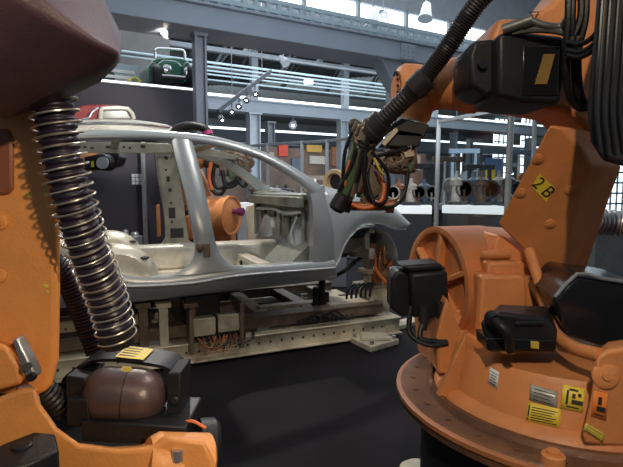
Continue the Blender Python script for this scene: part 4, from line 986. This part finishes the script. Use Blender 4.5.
slab([(86, 131), (92, 127), (100, 125.5), (108, 127), (114, 131)], 7.08, .1, 'fender', CREAMCAR, oc, .03)
# green car on the mezzanine: seen from the front, hood and round fenders
gc = thing('vintage_car', 'dark green open vintage car on the upper shelf left of the steel column', 'car', hall(px2(170, 84, pw + .4)[0], pw + .5, zE + .04), PHI)
gp = pw + .25
slab([(151, 80), (150, 66), (153, 60), (158, 57.5), (175, 57), (186, 58.5), (190, 62), (191, 80)], gp + .35, 1.6, 'body', GREEN, gc, .14, 5)
slab([(157, 78), (158, 63), (164, 59), (178, 60), (184, 66), (185, 78)], gp + .1, .5, 'hood', GREEN, gc, .14, 5)
for x0_ in (149, 183): slab([(x0_, 82), (x0_, 67), (x0_ + 2.5, 62), (x0_ + 6, 61.5), (x0_ + 8.5, 66), (x0_ + 9, 82)], gp + .02, .7, 'front_fender', GREEN, gc, .10, 4)
mb = MB(); mb.lathe(onp(152, 79, gp + .1), -U, [(-.12, .24), (0, .25), (.03, .22), (.03, 0)], 24); mk('wheel', mb, BLACK, gc)
mb = MB(); mb.lathe(onp(187, 79, gp + .1), -U, [(-.12, .24), (0, .25), (.03, .22), (.03, 0)], 24); mk('wheel', mb, BLACK, gc)
for a, b in ((167, 68.5), (188, 71)):
    mb = MB(); mb.lathe(onp(a, b, gp - .02), -Wv, [(-.12, .02), (-.08, .07), (0, .075), (.01, .06), (.015, 0)], 18); mk('headlamp', mb, CHROME, gc)
mb = MB(); mb.tube([onp(a, b, gp) for a, b in ((158, 76), (170, 76.5), (186, 78))], .035, 8, 3); mk('bumper', mb, CHROME, gc)
slab([(160, 77), (186, 78), (186, 84), (160, 84)], gp + .15, .5, 'grille_opening', HOLE, gc, .02)
mb = MB(); mb.tube([onp(a, b, gp + .7) for a, b in ((155, 58), (156, 49.5), (164, 48.8), (180, 50), (184, 52), (185, 60))], .025, 8, 3); ws = mk('windscreen_frame', mb, CHROME, gc)
mb = MB(); mb.prism([onp(a, b, gp + .71) for a, b in ((156, 58), (157, 50), (180, 51), (184, 59))], Wv * .01); mk('windscreen', mb, GLASS, ws)
# pale panels with slats and the yellow diamond sign at their foot
mb = MB(); s0, zt = px2(100, 60, pw + .6); s1, _ = px2(139, 70, pw + .6); mb.lbox(s0 - 1.5, s1, pw + .6, pw + .66, zE + .04, zt - .02)
pn = tag(mk('slatted_board', mb, PALE, None), 'pale blue slatted panel standing on the upper shelf left of the green car', 'panel')
mb = MB()
for i in range(3): mb.lbox(s1 - 1.1, s1 - .08, pw + .57, pw + .6, zt - .18 - i*.10, zt - .13 - i*.10)
mks('slat', mb, WHITE, pn)
mb = MB(); mb.lathe(onp(107, 76.5, pw + .60), -Wv, [(0, .13), (.02, .13), (.02, 0)], 28); mk('round_disc', mb, BLACK, pn)
mb = MB(); mb.prism([onp(a, b, pw + .3) for a, b in ((127, 80), (134.5, 76), (142, 80.5), (135, 84.5))], Wv * .03); ds = tag(mk('diamond_sign', mb, YELLOW, None), 'yellow diamond shaped sign with a green centre on the upper shelf edge', 'sign')
mb = MB(); mb.prism([onp(a, b, pw + .29) for a, b in ((130, 80), (134.5, 77.6), (139.5, 80.4), (135, 82.8))], Wv * .008); mk('sign_centre', mb, GREENM, ds)

# small things beyond the rear doorway
mb = MB(); mb.pp([(155.5, 206), (158, 204), (159.5, 236), (157, 238)], 6.45, .08); tag(mk('orange_post', mb, ORANGE, None, bevel=.008), 'slim orange machine post left of the far pillar with square holes', 'machine')
mb = MB(); q = at(130, 236, 6.2); mb.box(V((q.x, q.y, q.z/2)), (.24, .24, q.z)); fx = tag(mk('grey_fixture', mb, GREYD, None, bevel=.01), 'small grey fixture with two knobs low behind the rear doorway', 'machine')
mb = MB(); mb.lathe(q + V((-.06, 0, 0)), UP, [(0, .04), (.06, .04), (.08, .03), (.08, 0)], 12); mb.lathe(q + V((.06, 0, 0)), UP, [(0, .05), (.03, .05), (.05, .035), (.05, 0)], 12); mks('knob', mb, STEEL, fx)
# ------------------------------------------------------------------ lamps
def spot_proto():
    o = thing('spot_lamp', 'x', 'lamp', (0, 0, 0))
    mb = MB(); mb.lathe((0, 0, 0), (0, -1, -.6), [(-.16, .0), (-.16, .05), (-.12, .07), (.08, .09), (.08, .075)], 18); mk('lamp_can', mb, GREY, o)
    mb = MB(); mb.lathe((0, -.055, -.033), (0, -1, -.6), [(0, 0), (0, .07), (.01, .06), (.02, 0)], 16); mk('lens', mb, LAMPE, o)
    return o
sp0 = spot_proto()
G2 = 3.75
def ontrack(px):
    t = (px - 218) / (271 - 218); return at(218, 111, 9.5).lerp(at(271, 71, 10.4), t) 
lamps = [(onp(169, 31, 7.3), BZ, 'bright round spot lamp glowing above the green car', 1.0), (onp(383, 14, 9.0), 7.35, 'bright spot lamp above the big girder between the two white floods', 1.0),
 (onp(293, 124, 14.85), G2, 'bright spot lamp below the second girder above the car windscreen pillar', 1.5), (onp(276, 137, 24.3), G2, 'small glowing lamp near the thin top rail of the glass booth', 1.3)]
for px, lb in ((221, 'lowest lamp at the left end of the hanging lamp track'), (231, 'second lamp from the left end of the hanging lamp track'), (238, 'third lamp from the left end of the hanging lamp track'), (246, 'fourth lamp from the left end of the hanging lamp track'), (254, 'rightmost lamp on the hanging lamp track')):
    q = ontrack(px); lamps.append((q - V((0, 0, .20)), q.z - .035, lb, .75))
lamps += [(onp(455, 177, 15), 7.35, 'glowing lamp behind the glass right of the booth post', 1.0), (onp(512, 173, 12.6), 7.35, 'small glowing lamp beside the right booth post', .8)]
for i, (q, top, lb, k) in enumerate(lamps):
    o = sp0 if i == 0 else copy_tree(sp0, None, None, lb)
    rz_ = math.radians((i*37) % 50 - 25)
    o.location = q; o.scale = (k, k, k); o['label'] = lb; o.rotation_euler = (0, 0, rz_)
    XF[o.name] = Matrix.Translation(q) @ Matrix.Rotation(rz_, 4, 'Z') @ Matrix.Scale(k, 4)
for o, (q, top, lb, k) in zip([x for x in C.objects if x.name.startswith('spot_lamp')], lamps):
    mb = MB(); mb.bar(q + V((0, 0, .04)), V((q.x, q.y, top)), .022); mk('mounting_arm', mb, GREYD, o)
tk_ = thing('lamp_track', 'slanting black lamp track hanging below the roof in the middle', 'lamp track', at(245, 92, 9.8))
mb = MB(); mb.bar(at(218, 111, 9.5), at(271, 71, 10.4), .06, .07); mk('rail', mb, GREYD, tk_)
for a, b, Y in ((232, 100, 9.7), (262, 78, 10.2)):
    mb = MB(); q = at(a, b, Y); mb.bar(q, V((q.x, q.y, 7.35)), .012); mk('hanger_wire', mb, STEEL, tk_)
# two floods clipped to the girder and a small white tag lamp
for nm, a, b, Y, lb in (('flood_lamp', 373, 20, 9.9, 'white conical flood lamp left of the bright girder lamp'), ('flood_lamp', 426, 11, 10.2, 'white flood lamp at the top right of the column head')):
    o = thing(nm, lb, 'lamp', at(a, b, Y))
    q = at(a, b, Y); mb = MB(); mb.lathe(q, (-.15, -.3, -1), [(-.18, .05), (-.15, .08), (.09, .12), (.18, .15), (.18, .12), (.15, 0)], 18); mk('lamp_can', mb, WHITE, o)
    mb = MB(); mb.bar(q + V((0, .02, .1)), V((q.x, q.y + .05, 7.35)), .025); mk('mounting_arm', mb, GREYD, o)
mb = MB(); mb.box(onp(308.5, 82, 12.55), (.26, .16, .10)); tag(mk('emergency_lamp', mb, mat('white_lamp_box', (.9, .92, .92), .4, emit=1.5), None, bevel=.01), 'small white box lamp on the pipe runs in the middle', 'lamp')
# loudspeaker and projector shapes under the roof
mb = MB(); q = onp(283, 60, 11.4); mb.bar(q, V((q.x, q.y, 5.0)), .03); mb.lathe(q, (.5, -.4, -.6), [(-.14, .05), (-.02, .06), (0, .10), (.15, .12), (.15, .1), (.12, 0)], 18); tag(mk('loudspeaker', mb, GREYD, None), 'grey loudspeaker hanging below the big girder', 'loudspeaker')

# ------------------------------------------------------------------ glass booth, display tables, exhibits
def booth_frame(name, label, posts, rails, zt_, w=.06, m=ALU, panes=True):
    o = thing(name, label, 'glass partition', (posts[0].x, posts[0].y, 0))
    for p in posts:
        mb = MB(); mb.box((p.x, p.y, zt_/2), (w, w, zt_)); mk('post', mb, m, o, bevel=.004)
    for p, q in zip(posts, posts[1:]):
        for z in (zt_ - w/2, .05):
            mb = MB(); mb.bar(V((p.x, p.y, z)), V((q.x, q.y, z)), w*.8); mk('rail', mb, m, o, bevel=.004)
        if panes:
            mb = MB(); d = (q - p).normalized(); n = d.cross(UP)
            mb.prism([V((p.x, p.y, .08)) + d*w*.5, V((q.x, q.y, .08)) - d*w*.5, V((q.x, q.y, zt_ - w)) - d*w*.5, V((p.x, p.y, zt_ - w)) + d*w*.5], n*.008); mk('pane', mb, GLASS, o)
    return o
def flat(px, Y): q = at(px, 187, Y); return V((q.x, q.y, 0))
zt1 = at(437, 120, 5.6).z
booth_frame('glass_partition', 'glass partition on aluminium posts between the two right robot arms', [flat(437, 5.6), flat(508, 4.55), flat(640, 3.2)], 1, zt1, .045)
zt2 = at(275, 143, 11).z
booth_frame('glass_partition', 'distant glass partition with thin white frame behind the windscreen opening', [flat(205, 12.5), flat(268, 11), flat(302, 10.5), flat(327, 10.2), flat(372, 9.0)], 1, zt2, .07)
booth_frame('glass_partition', 'glass panel with slim posts behind the upright orange arm', [flat(532, 6.5), flat(596, 5.6), flat(660, 5.0)], 1, at(560, 112, 6).z, .05)
EXM0 = mat('dark_plinth', (.035, .036, .04), .6)
def table(label, px0, px1, py, Y0, Y1, d=.9, dark=False, legs=False):
    a = at(px0, py, Y0); b = at(px1, py, Y1); z = (a.z + b.z)/2
    o = thing('display_table', label, 'display table', ((a.x+b.x)/2, (a.y+b.y)/2, 0))
    t = (b - a); t.z = 0; t.normalize(); n = V((-t.y, t.x, 0))
    A = V((a.x, a.y, 0)); B = V((b.x, b.y, 0))
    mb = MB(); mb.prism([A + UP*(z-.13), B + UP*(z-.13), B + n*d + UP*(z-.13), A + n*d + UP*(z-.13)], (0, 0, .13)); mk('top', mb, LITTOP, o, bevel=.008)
    mb = MB(); mb.prism([A + n*.05, B + n*.05, B + n*(d-.05), A + n*(d-.05)], (0, 0, z-.13)); mk('plinth', mb, EXM0 if dark else WHITE, o)
    return o, z, A, B, n, d
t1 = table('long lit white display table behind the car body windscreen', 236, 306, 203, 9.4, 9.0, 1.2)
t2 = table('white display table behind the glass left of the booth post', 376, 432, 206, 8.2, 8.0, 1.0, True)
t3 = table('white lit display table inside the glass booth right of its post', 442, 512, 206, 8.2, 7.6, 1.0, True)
EXM = [mat('exhibit_paint_%d' % i, c, .4, .2, .3, 12) for i, c in enumerate(((.10, .07, .05), (.30, .28, .24), (.04, .045, .05), (.35, .12, .05), (.5, .46, .38), (.08, .12, .16)))]
k = 0
kinds = ['brown', 'grey', 'black', 'orange', 'cream', 'blue']
def exhibit(px, tb, f, i, hh, where):
    o_, z, A, B, n, d = tb; c = A.lerp(B, f) + n * (d * (.35 + .3*(i % 2))) + UP * z
    o = thing('model_engine', 'small %s machine model %s' % (kinds[i % 6], where), 'model', c)
    mb = MB(); mb.box(c + UP*.03, (.3, .2, .06)); mk('stand', mb, EXM[2], o, bevel=.006)
    mb = MB(); mb.lathe(c + UP*.06, UP, [(0, .09), (hh*.5, .07), (hh*.55, .11), (hh*.7, .11), (hh*.8, .04), (hh, .03), (hh, 0)], 16); mk('cylinder', mb, EXM[i % 6], o)
    mb = MB(); mb.lathe(c + V((.12, -.05, .06 + hh*.4)), -YA, [(0, hh*.30), (.03, hh*.30), (.03, hh*.24), (0, hh*.24)], 18); mb.bar(c + V((.12, -.05, .06)), c + V((.12, -.05, .06 + hh*.4)), .03); mk('flywheel', mb, EXM[(i+2) % 6], o)
wh_ = {0: 'on the long table behind the windscreen', 1: 'on the table left of the booth post', 2: 'on the table right of the booth post'}
ordn = ['at the left end', 'second from the left', 'third from the left', 'fourth from the left', 'fifth from the left']
for ti, (tb, n) in enumerate(((t1, 4), (t2, 4), (t3, 5))):
    for i in range(n): exhibit(0, tb, (i + .6) / (n + .2), i + ti*2, .28 + .12*((i*3 + ti) % 3), wh_[ti] + ' ' + ordn[i])
# machines standing in the hall behind the booth
shop = [(412, 10.5, .55, 1.9, 'dark upright machine frame left of the booth post'), (447, 11.5, .5, 2.1, 'dark upright machine frame just right of the booth post'), (463, 13, .6, 2.4, 'tall grey machine frame in the middle of the booth glass'),
        (479, 11, .45, 1.9, 'dark machine frame left of the blue panel'), (520, 12, .5, 2.3, 'dark machine frame right of the right booth post'), (395, 12, .5, 1.8, 'brown machine frame behind the hanging gun'), (352, 12.5, .5, 1.75, 'dark machine frame behind the gun electrode'), (318, 13, .5, 1.7, 'dark machine frame behind the windscreen pillar foot')]
for i, (px, Y, w, h, lb) in enumerate(shop):
    b = flat(px, Y); o = thing('machine_frame', lb, 'machine', b); m_ = EXM[(2, 0, 5, 2, 5, 0, 2, 0)[i]]
    for sx in (-1, 1):
        mb = MB(); mb.box(b + V((sx*w/2, 0, h/2)), (.07, .09, h)); mk('upright', mb, m_, o, bevel=.006)
    mb = MB(); mb.box(b + V((0, 0, h - .06)), (w + .2, .14, .12)); mk('head_beam', mb, m_, o, bevel=.01)
    mb = MB(); mb.box(b + V((0, -.05, h*.45)), (w + .06, .3, .14)); mk('bed', mb, EXM[(1, 4, 3, 1, 4, 3, 1, 4)[i]], o, bevel=.01)
    mb = MB(); mb.lathe(b + V((w*.1, -.14, h*.68)), YA, [(0, 0), (0, .17), (.02, .19), (.06, .19), (.08, .17), (.08, 0)], 20); mk('wheel', mb, EXM[(3, 1, 2, 4, 3, 2, 3, 1)[i]], o)
    mb = MB(); mb.lathe(b + V((-w*.15, -.05, h*.45)), UP, [(.07, .09), (h*.2, .07), (h*.2, .04), (h*.5, .03), (h*.5, 0)], 14); mk('spindle', mb, STEEL, o)
# pale round cap on the floor beside the pedestal
mb = MB(); c = atz(418, 475, 0.0); mb.lathe(c, UP, [(0, .09), (.03, .09), (.045, .07), (.05, 0)], 28); tag(mk('floor_cap', mb, CREAM, None), 'pale round cap on the dark floor beside the black pedestal', 'cap')
# tan helmet-shaped machine housing behind the fender
hb = thing('round_housing', 'tan round machine housing with a dark mouth behind the front fender', 'machine', at(333, 190, 6.8))
mb = MB(); q = at(336, 182, 6.9); mb.lathe(q, V((-.5, -.85, 0)), [(-.2, 0), (-.19, .10), (-.1, .17), (.05, .18), (.08, .165), (.07, .12), (-.02, .10), (-.02, 0)], 28); mk('shell', mb, mat('tan_shell', (.40, .27, .14), .45), hb)
mb = MB(); mb.lathe(q, V((-.5, -.85, 0)), [(-.01, 0), (-.01, .11)], 20); mk('mouth', mb, HOLE, hb)
mb = MB(); mb.box(V((q.x, q.y, (q.z - .17)/2)), (.3, .3, q.z - .17)); mk('stand', mb, GREYD, hb, bevel=.01)
# brown exhibit wall with red and yellow panels
def wallp(px0, px1, y0, y1, p, th, m, name, **kk):
    s0, za = px2(px0, y1, p); s1, zb_ = px2(px1, y1, p); _, zt_ = px2((px0+px1)/2, y0, p); mb = MB(); mb.lbox(s0, s1, p, p + th, 0 if kk.get('ground') else (za+zb_)/2, zt_); return mk(name, mb, m, None, bevel=kk.get('bevel', 0))
tag(wallp(205, 425, 149, 200, 15.5, .3, BROWNW, 'exhibit_wall', ground=1), 'long brown exhibit wall across the hall behind the glass partitions', 'wall panel')
tag(wallp(279, 288, 143, 156, 15.41, .08, REDBOX, 'red_panel'), 'red poster panel on the brown exhibit wall above the windscreen', 'poster')
tag(wallp(307, 322, 145, 152, 15.41, .08, mat('amber_panel', (.45, .25, .05), .5), 'amber_panel'), 'amber poster panel on the brown exhibit wall', 'poster')
tag(wallp(332, 343, 147, 166, 15.41, .08, EXM[3], 'brown_panel'), 'orange brown poster on the brown exhibit wall left of the welding gun', 'poster')
for a, b, c_, d_, cc, lb in ((262, 274, 152, 163, (.30, .22, .16), 'pale brown poster on the brown exhibit wall left of the red poster'), (292, 302, 158, 170, (.06, .08, .11), 'dark blue poster on the brown exhibit wall below and right of the red poster'), (310, 326, 156, 164, (.40, .35, .30), 'wide pale poster on the brown exhibit wall below the amber poster'), (392, 404, 150, 164, (.40, .14, .05), 'orange poster on the brown exhibit wall right of the welding gun'), (408, 420, 155, 170, (.30, .28, .25), 'grey poster on the brown exhibit wall left of the booth post')):
    tag(wallp(a, b, c_, d_, 15.41, .08, mat('poster_paint', cc, .5, 0, .5, 30), 'poster'), lb, 'poster')
tag(wallp(485, 502, 158, 190, 17, .1, BLUEP, 'blue_panel', ground=1), 'blue display panel behind the glass booth', 'panel')
tag(wallp(486, 495, 167, 180, 16.93, .06, YELLOW, 'yellow_panel'), 'yellow square sign on the blue display panel', 'sign')
tag(wallp(483, 490, 181, 192, 16.2, .06, WHITE, 'white_notice', ground=1), 'white notice standing below the yellow square sign', 'sign')
# gantry across the back of the hall and machinery silhouettes
mb = MB(); mb.lbox(0, 44, 26, 26.4, 3.0, 3.3); mb.lbox(0, 44, 32, 32.5, 4.4, 4.9); struct('trim_20', mb, GREYD)
for i, (a, p) in enumerate(((452, 20), (468, 22), (478, 25), (527, 20), (600, 14))): column('trim_%d' % (21 + i), a, 100, p, .3, 4.4)
# tall windows in the far wall
wd_i = 4
def arched_window(px0, px1, y0, y1, p):
    global wd_i
    s0, z0 = px2(px0, y1, p); s1, _ = px2(px1, y1, p); _, z1 = px2((px0+px1)/2, y0, p); r = (s1 - s0)/2; zc = z1 - r; n = 12
    pts = [hall(s0, p, z0), hall(s1, p, z0)] + [hall((s0+s1)/2 + r*math.cos(PI*i/n), p, zc + r*math.sin(PI*i/n)) for i in range(n+1)]
    mb = MB(); mb.prism(pts, Wv*.05); o = struct('window_%d' % wd_i, mb, SKYL); wd_i += 1
    mb = MB()
    for i in range(1, 4): mb.lbox(s0 + (s1-s0)*i/4 - .06, s0 + (s1-s0)*i/4 + .06, p - .06, p - .01, z0, z1 - (.2 if i != 2 else 0))
    for i in range(1, 8): mb.lbox(s0, s1, p - .06, p - .01, z0 + (zc - z0)*i/8 - .05, z0 + (zc - z0)*i/8 + .05)
    mk('glazing_bar', mb, GREYD, o)
arched_window(492, 511, 112, 188, 30.0)
arched_window(519, 534, 112, 190, 24.0)
arched_window(602, 626, 118, 225, 16.0)
